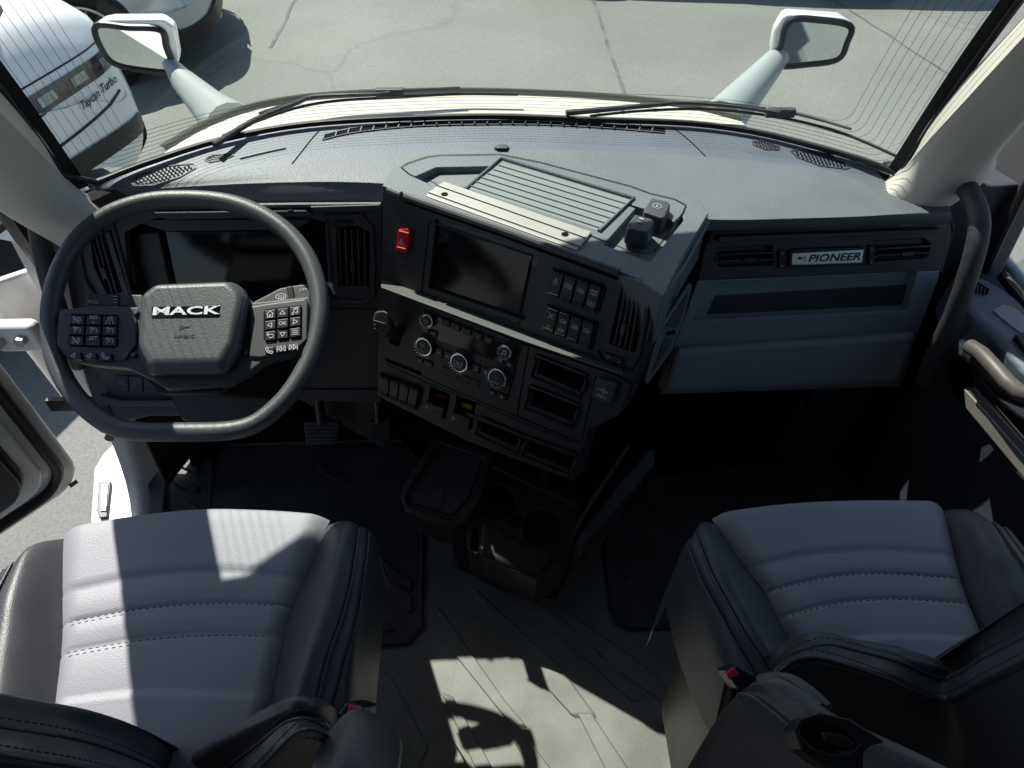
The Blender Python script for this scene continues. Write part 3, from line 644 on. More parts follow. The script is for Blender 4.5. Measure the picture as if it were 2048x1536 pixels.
# hazard switch
q = [(797, 457), (819, 461), (815, 501), (809, 506), (792, 502), (790, 495)]
hz = plate('hazard_switch', [(796, 459), (815, 457), (819, 463), (814, 500), (808, 506), (791, 502)], F_, -.004, .009, 'red', con, .002, seg=3)
strokes('hazard_icon', [[(-.9, -.7), (.9, -.7), (0, .9), (-.9, -.7)], [(-.4, -.4), (.4, -.4), (0, .35), (-.4, -.4)]], F_.at(803, 484, .0095), F_, .007, 'print', hz, .07)
plate('switch_ridge', [(793, 493), (812, 498), (811, 502), (792, 497)], F_, .009, .012, 'red', hz, .001)
plate('switch_ridge', [(797, 461), (817, 466), (816, 471), (796, 466)], F_, .009, .012, 'red', hz, .001)
# switch banks
ICON = {
 'tri': [[(-.6, -.2), (.6, -.2), (0, .9), (-.6, -.2)], [(-.8, -.7), (.8, -.7)], [(0, .1), (0, .5)]],
 'A': [arc(0, 0, .62, 0, 360, 16), [(-.25, -.3), (0, .35), (.25, -.3)], [(-.15, -.1), (.15, -.1)], arc(0, 0, .95, 130, 230, 6), arc(0, 0, .95, -50, 50, 6)],
 'truck': [[(-.9, -.3), (-.9, .0), (-.5, .1), (-.4, .45), (0, .45), (0, -.1), (.9, -.1)], arc(-.55, -.4, .2, 0, 360, 8), arc(.15, -.4, .2, 0, 360, 8), arc(.65, -.4, .2, 0, 360, 8), [(.4, .3), (.9, .3)], [(.65, .3), (.65, .0)]],
 'beam': [arc(.1, 0, .55, -90, 90, 8)+[(.1, -.55)], [(-.1, .45), (-.85, .3)], [(-.1, .1), (-.85, -.05)], [(-.1, -.3), (-.85, -.45)]],
 'susp': [[(-.9, .7), (-.7, -.7), (.7, -.7), (.9, .7)], [(-.3, .6), (-.1, .1), (.1, .4), (.3, -.2)], arc(0, 0, .3, 0, 360, 8)],
 'mud': [[(-.9, .5), (-.9, .9), (-.6, .6), (-.3, .9), (-.3, .5)], [(0, .5), (0, .9), (.3, .9), (.3, .5), (0, .5)], [(.6, .5), (.9, .5), (.9, .9), (.6, .9), (.6, .5)], [(-.8, 0), (-.4, 0), (-.4, -.3), (-.8, -.3)], [(-.1, 0), (-.1, -.4), (.2, 0), (.2, -.4)], [(.5, 0), (.9, 0), (.9, -.4), (.5, -.4), (.5, 0)]],
 'net': [[(-.8, .7), (.8, -.7)], [(-.8, -.7), (.8, .7)], [(-.8, .7), (-.3, .7)], [(.3, .7), (.8, .7)], [(-.8, -.7), (-.3, -.7)], [(.3, -.7), (.8, -.7)], arc(0, 0, .3, 0, 360, 8)],
 'heat': [arc(0, 0, .9, 20, 160, 10, .6), arc(0, 0, .9, 200, 340, 8, .4), [(-.85, .2), (-.8, -.15)], [(.85, .2), (.8, -.15)], [(-.4, -.3), (-.3, 0), (-.4, .3)], [(0, -.3), (.1, 0), (0, .3)], [(.4, -.3), (.5, 0), (.4, .3)]],
 'fan': [arc(0, 0, .25, 0, 360, 8), [(0, .25), (.3, .8), (-.2, .8)], [(0, -.25), (-.3, -.8), (.2, -.8)], [(.25, 0), (.8, -.3), (.8, .2)], [(-.25, 0), (-.8, .3), (-.8, -.2)]],
 'power': [arc(0, 0, .7, -230, 50, 14), [(0, .2), (0, .9)]],
 'next': [[(-.8, .5), (-.2, 0), (-.8, -.5), (-.8, .5)], [(0, .5), (.6, 0), (0, -.5), (0, .5)], [(.8, .5), (.8, -.5)]],
 'prev': [[(.8, .5), (.2, 0), (.8, -.5), (.8, .5)], [(0, .5), (-.6, 0), (0, -.5), (0, .5)], [(-.8, .5), (-.8, -.5)]],
 'note': [arc(-.5, -.6, .22, 0, 360, 8), arc(.4, -.4, .22, 0, 360, 8), [(-.28, -.6), (-.28, .6), (.62, .85), (.62, -.4)], [(-.28, .35), (.62, .6)]],
 'snow': [arc(0, 0, .35, 0, 360, 6)]+[[(.5*math.cos(a), .5*math.sin(a)), (.9*math.cos(a), .9*math.sin(a))] for a in [R(60*k) for k in range(6)]],
 'car': [[(-.9, -.2), (-.9, .1), (-.4, .2), (-.1, .6), (.5, .6), (.9, .1), (.9, -.2), (-.9, -.2)]],
 'home': [[(-.8, .1), (0, .8), (.8, .1)], [(-.55, .1), (-.55, -.7), (-.15, -.7), (-.15, -.1), (.15, -.1), (.15, -.7), (.55, -.7), (.55, .1)]],
 'up': [[(-.6, -.35), (.6, -.35), (0, .6), (-.6, -.35)]], 'down': [[(-.6, .35), (.6, .35), (0, -.6), (-.6, .35)]],
 'left': [[(.4, .6), (.4, -.6), (-.6, 0), (.4, .6)]], 'right': [[(-.4, .6), (-.4, -.6), (.6, 0), (-.4, .6)]],
 'menu': [[(-.7, .5), (.7, .5)], [(-.7, 0), (.7, 0)], [(-.7, -.5), (.7, -.5)]],
 'back': [[(-.3, .7), (-.8, .3), (-.3, -.1)], [(-.8, .3), (.5, .3)]+arc(.4, -.1, .4, 90, -90, 6)+[(-.2, -.5)]],
 'phone': [[(-.7, .6), (-.75, .2), (-.2, -.45), (.5, -.7), (.75, -.4), (.4, -.15), (.15, -.3), (-.35, .15), (-.2, .45), (-.5, .7), (-.7, .6)]],
 'vol': [[(-.6, .2), (-.3, .2), (0, .55), (0, -.55), (-.3, -.2), (-.6, -.2), (-.6, .2)], arc(0, 0, .4, -50, 50, 5)],
 'volm': [[(-.6, .2), (-.3, .2), (0, .55), (0, -.55), (-.3, -.2), (-.6, -.2), (-.6, .2)]],
 'lamp': [arc(.2, 0, .5, -90, 90, 8)+[(.2, -.5)], [(-.2, .4), (-.8, .5)], [(-.2, 0), (-.8, 0)], [(-.2, -.4), (-.8, -.5)], [(-.8, .8), (.5, -.8)]],
 'cruise': [arc(.2, -.1, .6, -40, 220, 12), [(.2, -.1), (-.5, .7)], [(-.75, .4), (-.5, .7), (-.2, .65)]],
 'lane': [[(-.8, -.8), (-.4, .1)], [(.8, -.8), (.4, .1)], [(-.4, .3), (-.3, .7), (.3, .7), (.4, .3), (-.4, .3)], [(0, -.8), (0, -.5)], [(0, -.3), (0, 0)]],
 'usb': [[(-.9, 0), (.8, 0)], [(-.4, 0), (-.1, .4), (.3, .4)], [(-.2, 0), (.1, -.4), (.4, -.4)], arc(-.9, 0, .12, 0, 360, 6), [(.6, .15), (.9, 0), (.6, -.15)]],
 'seat': [[(-.4, .8), (-.2, -.3), (.5, -.3), (.7, -.5), (.7, -.8), (-.4, -.8)]],
 'kbd': [[(-.8, -.5), (.8, -.5)], [(-.3, .4), (.3, .4), (.3, 0), (-.3, 0), (-.3, .4)]],
}
def icon(nm, px, pl, o, size, par, m='print', wd=.09, ang=0): return strokes('icon', ICON[nm], pl.at(*px, o), pl, size, m, par, wd, ang)
def bank(q, n, icons, pl, frame=True):
    """rocker switch block inside a raised frame"""
    fr_ = plate('switch_bank', [quadpx(q, -.035, -.05), quadpx(q, 1.02, -.05), quadpx(q, 1.06, .02), quadpx(q, 1.04, .9), quadpx(q, 1.01, 1.03), quadpx(q, -.03, 1.03)], pl, -.004, .0055, 'face', con, .0018)
    for k in range(n):
        sq = subquad(q, k/n+.012, .0, (k+1)/n-.012, 1)
        s_ = plate('rocker_switch', sq, pl, .003, .011, 'black', fr_, .0012)
        for (a, b) in ((.04, .075), (.12, .15), (.86, .89), (.93, .96)):
            plate('switch_rib', subquad(sq, .06, a, .94, b), pl, .011, .0125, 'face', s_, .0004)
        for (nm, t) in icons[k]:
            icon(nm, quadpx(sq, .5, t), pl, .0115, .0062, s_, 'printdim' if pl is F2 else 'print', .07)
    return fr_
bank([(1104, 540), (1204, 574), (1190, 628), (1091, 590)], 4, [[('tri', .38)], [('A', .38)], [('truck', .38)], [('mud', .33), ('susp', .68)]], F_)
bank([(1094, 613), (1189, 648), (1178, 700), (1082, 660)], 4, [[('net', .3), ('kbd', .75)], [('truck', .32), ('truck', .68)], [('truck', .36)], [('heat', .36)]], F_)
bank([(759, 750), (838, 780), (830, 820), (758, 788)], 4, [[('truck', .3)], [('A', .32)], [], []], F2)
# right vent of the console
vq = [(1238, 574), (1284, 590), (1262, 716), (1208, 698)]
vv_ = vent(con, F_, vq, 5, False, d0=-.036, d1=-.004)
tube('vent_frame', [F_.at(x, y, .002) for x, y in ((1224, 540), (1283, 562), (1303, 590), (1278, 715), (1262, 742), (1204, 720), (1196, 700))], .0022, 'black', con, ns=8)
vw = plate('vent_wheel', [(1208, 705), (1247, 718), (1243, 731), (1206, 719)], F_, 0, .004, 'black', con, .001)
for x, y in ((1216, 714), (1238, 724)): plate('dot', [(x-1.2, y-1.2), (x+1.2, y-1.2), (x+1.2, y+1.2), (x-1.2, y+1.2)], F_, .004, .0046, 'print', vw, 0)
# climate and radio panel
rp = plate('climate_panel', [(843, 619), (1040, 696), (1014, 802), (950, 775), (830, 722), (834, 668)], F2, 0, .003, 'black', con, .0015)
plate('panel_window', [(878, 660), (905, 655), (998, 700), (986, 722), (930, 700), (874, 680)], F2, .003, .0036, 'gloss', rp, .0005)
plate('panel_top', [(848, 624), (1036, 698), (1030, 722), (990, 712), (905, 668), (845, 652)], F2, .003, .0034, 'gloss', rp, .0005)
def knob(px, rad, h, ic, par=rp):
    """ring-edged knob: base, metal grip and dark cap with symbol"""
    c = F2.at(*px, h); rr_ = lambda r, o: [c+F_.n*o+(F_.h*math.cos(2*math.pi*k/24)+F_.u*math.sin(2*math.pi*k/24))*r for k in range(24)]
    b = frustum('knob', rr_(rad*.93, -.002), rr_(rad, -h), 'chrome', con, .0015, seg=3)
    kn = []
    for k in range(20):
        a = 2*math.pi*k/20; p = c+(F_.h*math.cos(a)+F_.u*math.sin(a))*rad*.99; t = (-F_.h*math.sin(a)+F_.u*math.cos(a))*.0012
        kn.append(prism('grip', [p-t, p+t, p+t-F_.n*(h-.003), p-t-F_.n*(h-.003)], (F_.h*math.cos(a)+F_.u*math.sin(a))*.0008, 'chrome', None, .0003))
    merge('grip_ribs', kn, b)
    prism('knob_cap', rr_(rad*.76, .0005), F_.n*-.004, 'black', b, .0008)
    for nm, dy, s in ic: strokes('icon', ICON[nm], c+F_.u*dy*rad+F_.n*.001, F_, rad*s, 'print', b, .08)
    return b
knob((852, 643), .0135, .014, [('power', 0, .4)])
knob((1008, 705), .0135, .022, [('note', 0, .45)])
k1 = knob((845, 695), .0200, .016, [('fan', .2, .25)])
k2 = knob((916, 727), .0205, .018, [('susp', 0, .45)])
k3 = knob((992, 758), .0200, .018, [('seat', .25, .2)])
text('dial_text', 'FAN', F2.at(843, 701, .0175), F_, .006, 'print', k1)
text('dial_text', 'AUTO', F2.at(990, 765, .0195), F_, .0055, 'print', k3)
# five numbered keys
for k in range(5):
    x, y = 891+21.4*k, 647+8.6*k
    q = [(x-8, y-10), (x+9, y-4), (x+7, y+9), (x-9, y+3)]
    b = plate('radio_key', q, F2, .003, .007, 'black', rp, .001); text('key_number', str(k+1), F2.at(x, y+.5, .0074), F_, .006, 'print', b)
for q, ic in (([(844, 653), (858, 658), (857, 668), (843, 663)], 'prev'), ([(859, 659), (874, 665), (873, 676), (858, 669)], 'next'),
              ([(996, 715), (1008, 719), (1006, 728), (994, 724)], 'car'), ([(1010, 720), (1028, 726), (1025, 740), (1008, 733)], 'heat'),
              ([(871, 694), (885, 700), (883, 718), (869, 712)], 'car'), ([(889, 701), (901, 706), (899, 724), (887, 719)], 'heat'),
              ([(946, 726), (960, 732), (957, 748), (944, 742)], 'seat'), ([(965, 734), (980, 740), (977, 756), (962, 750)], 'snow'),
              ([(833, 714), (846, 719), (844, 728), (831, 722)], 'kbd'), ([(848, 719), (866, 727), (863, 736), (846, 729)], 'kbd'),
              ([(978, 778), (992, 784), (990, 794), (976, 788)], 'kbd'), ([(996, 785), (1013, 792), (1010, 802), (994, 795)], 'kbd')):
    b = plate('climate_key', q, F2, .003, .006, 'black', rp, .001); icon(ic, quadpx(q, .5, .5), F2, .0065, .0042, b, 'print', .1)
for q, tx in (([(884, 733), (918, 747), (914, 759), (881, 744)], 'ABC PWR'), ([(924, 750), (960, 764), (956, 776), (921, 761)], 'SYNC AC')):
    b = plate('climate_key', q, F2, 0, .005, 'black', con, .001); text('key_text', tx, F2.at(*quadpx(q, .48, .5), .0054), F_, .0055, 'printdim', b)
# lower blank frames / pockets
def pocket(q, lip=.5):
    f_ = tube('pocket_frame', [F2.at(*quadpx(q, u, v), .002) for u, v in ((-.03, -.08), (.5, -.08), (1.03, -.08), (1.04, .5), (1.03, 1.08), (.5, 1.08), (-.03, 1.08), (-.04, .5))], .0032, 'black', con, closed=True, ns=8)
    for s in (-.045, 1.045):
        plate('clip', [quadpx(q, s-.02, .25), quadpx(q, s+.02, .25), quadpx(q, s+.02, .75), quadpx(q, s-.02, .75)], F2, 0, .008, 'face', f_, .001)
    plate('pocket_floor', subquad(q, .03, .62, .97, .95), F2, -.03, -.018, 'face', f_, .002)
for k_, q in pock.items(): pocket(q)
ribbon('panel_gap', [F2.at(x, y, .0008) for x, y in ((1058, 690), (1034, 824), (1040, 834), (1156, 884), (1164, 878), (1192, 752))], .002, F_.n, 'void', con)
for L in ([(775, 719), (900, 778), (1148, 880)], [(770, 727), (845, 762), (1146, 886)]):
    ribbon('panel_gap', [F2.at(x, y, .0008) for x, y in L], .0014, F_.n, 'void', con)
plate('long_groove', [(771, 716), (842, 744), (841, 750), (770, 723)], F2, 0, .0006, 'void', con, 0)
tube('long_rail', [F2.at(x, y, .001) for x, y in ((935, 828), (1150, 912))], .004, 'black', con, ns=8)
# parking and trailer valve wells
for key, mcol, mk, tx in (('r', 'dred', 'pink', 'TRAILER\nAIR SUPPLY'), ('y', 'yellow', 'yellow', 'PARKING\nBRAKE')):
    q = wells[key]
    wl = plate('valve_well', subquad(q, 0, 0, 1, .5), F2, -.028, -.022, mcol, con, .001)
    plate('well_back', subquad(q, .25, .25, .8, .5), F2, -.02, -.012, 'black', wl, .002)
    cv = plate('valve_button', subquad(q, .03, .5, .97, .97), F2, -.014, .006, 'face', con, .002, seg=3)
    c = quadpx(q, .15, .72)
    if key == 'r': cp = F2.at(*c, .0065); prism('mark', [cp+(F_.h*math.cos(k*.5236)+F_.u*math.sin(k*.5236))*.0042 for k in range(12)], F_.n*-.0004, 'pink', cv, 0)
    else: cp = F2.at(*c, .0065); prism('mark', [cp+F_.h*.0045, cp+F_.u*.0045, cp-F_.h*.0045, cp-F_.u*.0045], F_.n*-.0004, 'yellow', cv, 0)
    text('valve_text', tx, F2.at(*quadpx(q, .36, .76), .0065), F_, .0052, 'printdim', cv, ax='LEFT')
    text('valve_text', 'PUSH TO APPLY', F2.at(*quadpx(q, .5, .57), .0065), F_, .0032, 'printdim', cv)
# usb block
ub = plate('usb_cover', [(1190, 763), (1194, 757), (1228, 766), (1232, 772), (1222, 803), (1216, 807), (1184, 797), (1182, 792)], F2, 0, .012, 'charcoal', con, .003, seg=3)
strokes('icon', ICON['usb'], F2.at(1206, 781, .0125), F_, .009, 'print', ub, .07); text('usb_text', 'USB-C', F2.at(1202, 793, .0125), F_, .0065, 'print', ub)
# selector lever on the left edge
lv = frustum('selector_lever', [F_.at(x, y, .07) for x, y in ((748, 622), (766, 619), (777, 626), (780, 655), (772, 673), (752, 660), (744, 640))], [F_.at(x, y, .035) for x, y in ((760, 630), (775, 628), (786, 636), (790, 662), (784, 680), (765, 672), (756, 650))], 'charcoal', con, .006, seg=4)
for k in range(3):
    plate('lever_rib', [(747, 640+k*8), (770, 647+k*8), (770, 650+k*8), (747, 643+k*8)], F_, .068, .072, 'black', lv, .001)
tube('lever_stem', [F_.at(782, 655, .045), F_.at(798, 672, .0)], .009, 'black', con)
plate('lever_slot', [(778, 672), (800, 682), (796, 694), (777, 686)], F2, -.002, .002, 'void', con, .001)
# badge plate on the right flank
mid = [F_.at(x, y, 0) for x, y in ((1322, 592), (1270, 764))]
Q_ = Pl(back(fr[1], .05)+V((.012, 0, 0)), (.55, -.75, .22), (.8, .6, 0))
sd = plate('side_plate', [(1381, 566), (1385, 572), (1368, 640), (1345, 700), (1296, 770), (1290, 762), (1318, 660)], Q_, 0, .006, 'sideplate', con, .002)
plate('side_slot', [(1334, 663), (1352, 660), (1350, 668), (1334, 671)], Q_, .006, .007, 'void', sd, 0)
plate('side_inlay', [(1376, 585), (1378, 592), (1356, 655), (1330, 655)], Q_, .006, .0075, 'charcoal', sd, .001)
plate('side_inlay', [(1330, 676), (1348, 675), (1330, 712), (1304, 748)], Q_, .006, .0075, 'charcoal', sd, .001)
# ============================================================ LOWER CONSOLE with tray and cup holders
lc = thing('cup_holder_console', (.0, .8, 0), 'low black floor console with phone tray and two cup holders under the centre stack', 'console')
T1 = Pl((0, .85, .25), (0, -.25, 1))
tro = [(874, 868), (985, 905), (960, 1000), (930, 1046), (905, 1058), (868, 1050), (810, 1020), (800, 990), (806, 968)]
tb = plate('tray_body', tro, T1, -.12, 0, 'face', lc, .008, seg=3)
cut(tb, [plate('c', [(880, 880), (968, 910), (942, 990), (905, 1034), (820, 1008), (810, 988), (816, 972)], T1, -.018, .02, 'void', None, 0)])
plate('tray_mat', [(880, 884), (966, 912), (940, 990), (904, 1030), (824, 1005), (814, 986), (820, 972)], T1, -.022, -.014, 'rubber', lc, .002)
ribbon('tray_seam', [T1.at(x, y, -.0132) for x, y in ((828, 985), (890, 955), (890, 1008), (870, 1022))], .0012, T1.n, 'void', lc)
plate('tray_notch', [(824, 1004), (836, 1010), (828, 1026), (818, 1016)], T1, -.004, .001, 'black', lc, .001)
T2 = Pl((.0, .8, .215), (0, -.12, 1))
cb = plate('holder_body', [(985, 918), (1172, 1000), (1150, 1075), (1144, 1105), (1120, 1130), (1072, 1160), (1000, 1130), (935, 1100), (928, 1040), (945, 985)], T2, -.13, 0, 'face', lc, .010, seg=3)
def disc(px, r, pl, a0=0): c = pl.at(*px, 0); return [c+(pl.h*math.cos(2*math.pi*k/28)+pl.u*math.sin(2*math.pi*k/28))*r for k in range(28)]
c1_ = prism('c', [p+T2.n*.02 for p in disc((992, 1006), .042, T2)], T2.n*-.12, 'void', None, 0)
c2_ = prism('c', [p+T2.n*.02 for p in disc((1085, 1056), .042, T2)], T2.n*-.12, 'void', None, 0)
c3_ = plate('c', [(945, 1045), (975, 1050), (962, 1096), (940, 1090)], T2, -.08, .02, 'void', None, 0)
c4_ = plate('c', [(1005, 1005), (1050, 1025), (1040, 1050), (1000, 1030)], T2, -.08, .02, 'void', None, 0)
cut(cb, [c1_, c2_, c3_, c4_])
for px in ((992, 1006), (1085, 1056)):
    P_ = disc(px, .0445, T2); tube('holder_ring', [p+T2.n*.001 for p in P_], .003, 'face', lc, closed=True, ns=8)
plate('front_bulge', [(960, 1040), (1000, 1050), (1050, 1085), (1130, 1100), (1075, 1150), (955, 1108)], T2, -.10, .012, 'face', lc, .012, seg=4)
plate('cross_bar', [(984, 925), (1165, 1008), (1160, 1018), (982, 934)], T2, 0, .03, 'face', lc, .004)
for px_ in ([(1255, 885), (1262, 892), (1190, 1000), (1152, 1065), (1147, 1060), (1178, 1000)], [(1300, 895), (1312, 900), (1310, 930), (1225, 1030), (1165, 1100), (1152, 1080), (1240, 960)]):
    plate('side_fin', px_, Pl((.22, .8, .34), (.0, -.3, 1)), -.2, 0, 'face', lc, .006)
prism('pedestal', [Z(x, y, .2) for x, y in ((880, 900), (1180, 1000), (1120, 1110), (1000, 1090), (900, 1040))], (0, 0, -.21), 'black', lc, .01)
# ============================================================ STEERING WHEEL
wn = V((0, -math.cos(R(64)), math.sin(R(64)))).normalized()
WC = CAM+ray(370, 636)*1.13
W_ = Pl(WC, wn)
sw = thing('steering_wheel', tuple(WC), 'dark leather-grained steering wheel with flat bottom, airbag hub and two button pads', 'steering wheel')
rim_px = [(378, 398), (455, 405), (522, 429), (578, 468), (618, 522), (639, 590), (637, 655), (619, 718), (588, 775), (550, 818), (505, 850), (450, 862), (360, 864), (275, 863), (225, 852), (175, 818), (134, 768), (109, 710), (101, 650), (106, 588), (126, 528), (163, 472), (220, 428), (297, 403)]
rim = tube('rim', cr([W_.at(x, y) for x, y in rim_px], 6, True), .0148, 'wheelgrain', sw, closed=True, ns=18)
# spoke panel, one shaped plate with dished edges
sp_out = [(116, 618), (180, 612), (272, 613), (300, 588), (480, 580), (507, 604), (560, 598), (618, 592), (622, 600), (621, 682), (600, 704), (530, 722), (487, 752), (455, 768), (330, 776), (296, 755), (255, 735), (180, 728), (135, 718), (108, 690)]
sp = plate('spoke_panel', sp_out, W_, -.012, .009, 'charcoal', sw, .004, seg=3)
def inset(q, k):
    cx_ = sum(p[0] for p in q)/len(q); cy_ = sum(p[1] for p in q)/len(q); return [(cx_+(x-cx_)*k, cy_+(y-cy_)*k) for x, y in q]
for nm_, q in (('left', [(118, 622), (200, 616), (262, 618), (276, 640), (276, 690), (252, 722), (180, 724), (138, 714), (112, 690)]), ('right', [(496, 612), (560, 602), (612, 596), (618, 604), (616, 680), (596, 700), (520, 718), (496, 716)])):
    frustum('pad_rim', [W_.at(x, y, .0135) for x, y in inset(q, .965)], [W_.at(x, y, .007) for x, y in q], 'charcoal', sw, .003, seg=3)
# airbag cover
ho = [(312, 570), (469, 564), (492, 582), (500, 600), (482, 702), (455, 749), (299, 752), (276, 704), (282, 594)]
hi = [(318, 588), (462, 584), (474, 596), (466, 690), (446, 716), (312, 718), (296, 690), (300, 604)]
hub = loft('airbag_cover', [[W_.at(x, y, o) for x, y in L+[L[0]]] for L, o in ((inset(ho, .985), .008), (ho, .014), (inset(ho, .985), .030))], 'wheelgrain', sw, nu=73, nv=3, curve_u=False)
bpy.data.objects.remove(hub)
h0 = [W_.at(x, y, .006) for x, y in ho]; h1 = [W_.at(x, y, .022) for x, y in ho]
ctr = sum((W_.at(x, y, .04) for x, y in ho), V())/len(ho)
h2 = []
for x, y in ho:
    p = W_.at(x, y, .022); c0 = W_.at(384, 655, .022); fy = .80 if y > 690 else .90; fx = .88
    d = p-c0; q = c0+W_.h*d.dot(W_.h)*fx+W_.u*d.dot(W_.u)*fy+W_.n*.017; h2.append(q)
n = len(ho); vs = h0+h1+h2; fs = [list(range(2*n, 3*n)), list(range(n-1, -1, -1))]
for a in (0, n): fs += [[a+i, a+(i+1) % n, a+n+(i+1) % n, a+n+i] for i in range(n)]
hub = mesh('airbag_cover', vs, fs, 'wheelgrain', sw, .008, seg=5)
HT = Pl(W_.p+W_.n*.0395, W_.n)
bd = plate('badge_field', [(303, 613), (440, 611), (436, 633), (303, 635)], HT, -.001, .0008, 'gloss', hub, .0004)
text('badge_letters', 'MACK', HT.at(371, 622.5, .0009), HT, .0185, 'bright', bd, .0012, bold=.025, sx=1.95)
strokes('horn_icon', [[(-.9, .35), (-.9, -.5), (-.7, -.1), (.9, .15)], [(-.9, .35), (-.5, .2), (.9, .15)], [(-.5, -.05), (-.4, .2)]], HT.at(370, 654, .0003), HT, .0085, 'dprint', hub, .07)
text('airbag_text', 'AIRBAG', HT.at(368, 672.5, .0003), HT, .0078, 'dprint', hub, .0002, sx=1.1)
for x, y in ((272, 625), (267, 710), (494, 620), (492, 706)):
    c = W_.at(x, y, .012); rg = lambda r, o: [c+W_.n*o+(W_.h*math.cos(2*math.pi*k/16)+W_.u*math.sin(2*math.pi*k/16))*r for k in range(16)]
    b = prism('screw', rg(.0048, .0012), W_.n*-.003, 'black', sw, .0006); prism('screw_head', rg(.003, .002), W_.n*-.002, 'bronze', b, .0004)
B0 = .0135
def btn(q, ic, h=.0045, m='black', sz=.0078):
    b = plate('button', inset(q, .95), W_, B0-.004, B0+h, m, sw, .0016, seg=3)
    if ic in ICON: strokes('icon', ICON[ic], W_.at(*quadpx(q, .5, .5), B0+h+.0003), W_, sz, 'print', b, .075, ang=R(2))
    else: text('button_text', ic, W_.at(*quadpx(q, .5, .5), B0+h+.0003), W_, .0085, 'print', b, .0002)
plate('pad_well', [(142, 627), (236, 629), (236, 690), (230, 696), (140, 693), (136, 686)], W_, B0-.004, B0-.0006+.001, 'void', sw, .0005)
g = [['lamp', 'RES\n+', 'lane'], ['cruise', 'cruise', 'cruise'], ['lamp', 'SET\n-', 'cruise']]
for r_ in range(3):
    for c in range(3):
        x0 = 139+33*c-r_*.8; y0 = 630+20.8*r_+c*.6
        btn([(x0, y0), (x0+30.5, y0+.5), (x0+30, y0+19), (x0-.5, y0+18.5)], g[r_][c], .005 if c == 1 else .0035)
for c, ic in enumerate(('volm', 'vol', 'phone')): btn([(135+30.5*c, 703+c*.6), (163+30.5*c, 704+c*.6), (163+30.5*c, 719+c*.6), (137+30.5*c, 718+c*.6)], ic)
plate('pad_well', [(532, 618), (602, 610), (605, 616), (604, 670), (598, 676), (532, 684), (527, 678), (527, 624)], W_, B0-.004, B0+.0004, 'void', sw, .0005)
g = [['home', 'up', 'note'], ['left', 'OK', 'right'], ['back', 'down', 'menu']]
for r_ in range(3):
    for c in range(3):
        x0 = 528.5+25*c; y0 = 620.5+21.3*r_-c*3.3
        btn([(x0, y0), (x0+23.5, y0-3), (x0+23.5, y0+16.5), (x0, y0+19.5)], g[r_][c], .006 if (c, r_) == (1, 1) else .0035, sz=.0068)
for c, ic in enumerate(('phone', 'prev', 'next')): btn([(527+24*c, 695-3.2*c), (549+24*c, 692-3.2*c), (549+24*c, 706-3.2*c), (530+24*c, 710-3.2*c)], ic)
# ============================================================ COLUMN AND STALKS
scn = thing('steering_column', tuple(WC-wn*.1), 'black steering column shroud with wiper and light stalks behind the wheel', 'steering column')
C1 = Pl(WC-wn*.05, wn)
frustum('column_shroud', [C1.at(x, y, .01) for x, y in ((300, 600), (480, 592), (505, 640), (500, 740), (440, 790), (320, 790), (270, 740), (270, 640))],
        [p-wn*.22+V((0, .10, -.02)) for p in [C1.at(x, y, .0) for x, y in ((310, 620), (460, 610), (480, 650), (480, 740), (440, 800), (350, 800), (290, 740), (285, 650))]], 'black', scn, .008, seg=3)
K_ = Pl(WC-wn*.045, wn)
s1 = plate('stalk', [(176, 586), (285, 588), (290, 615), (172, 612), (170, 594)], K_, -.02, .012, 'charcoal', scn, .005, seg=3)
plate('stalk_ring', [(222, 587), (238, 587), (238, 612), (220, 612)], K_, -.021, .015, 'black', s1, .002)
for k in range(3): plate('stalk_mark', [(226, 592+k*6), (234, 592+k*6), (234, 593.5+k*6), (226, 593.5+k*6)], K_, .015, .0155, 'print', s1, 0)
text('stalk_text', 'PULL', K_.at(187, 604, .0125), K_, .0085, 'print', s1)
s2 = plate('stalk', [(500, 606), (560, 575), (600, 568), (622, 566), (622, 600), (520, 625)], K_, -.02, .012, 'charcoal', scn, .004, seg=3)
plate('stalk_ring', [(572, 573), (585, 571), (590, 600), (578, 602)], K_, -.021, .015, 'black', s2, .002)
strokes('icon', ICON['heat'], K_.at(562, 594, .0125), K_, .010, 'print', s2, .07); text('stalk_text', 'OFF', K_.at(606, 580, .0125), K_, .0075, 'print', s2)
frustum('stalk_knob', [K_.at(x, y, .02) for x, y in ((650, 566), (664, 572), (672, 590), (662, 596), (648, 580))], [K_.at(x, y, 0) for x, y in ((640, 562), (668, 566), (680, 596), (660, 606), (640, 590))], 'black', s2, .003)
plate('column_cover', [(330, 775), (470, 770), (560, 800), (530, 850), (420, 870), (360, 840)], Pl(L_.at(450, 800, .06), (0, -.8, .6)), -.03, 0, 'black', scn, .008)
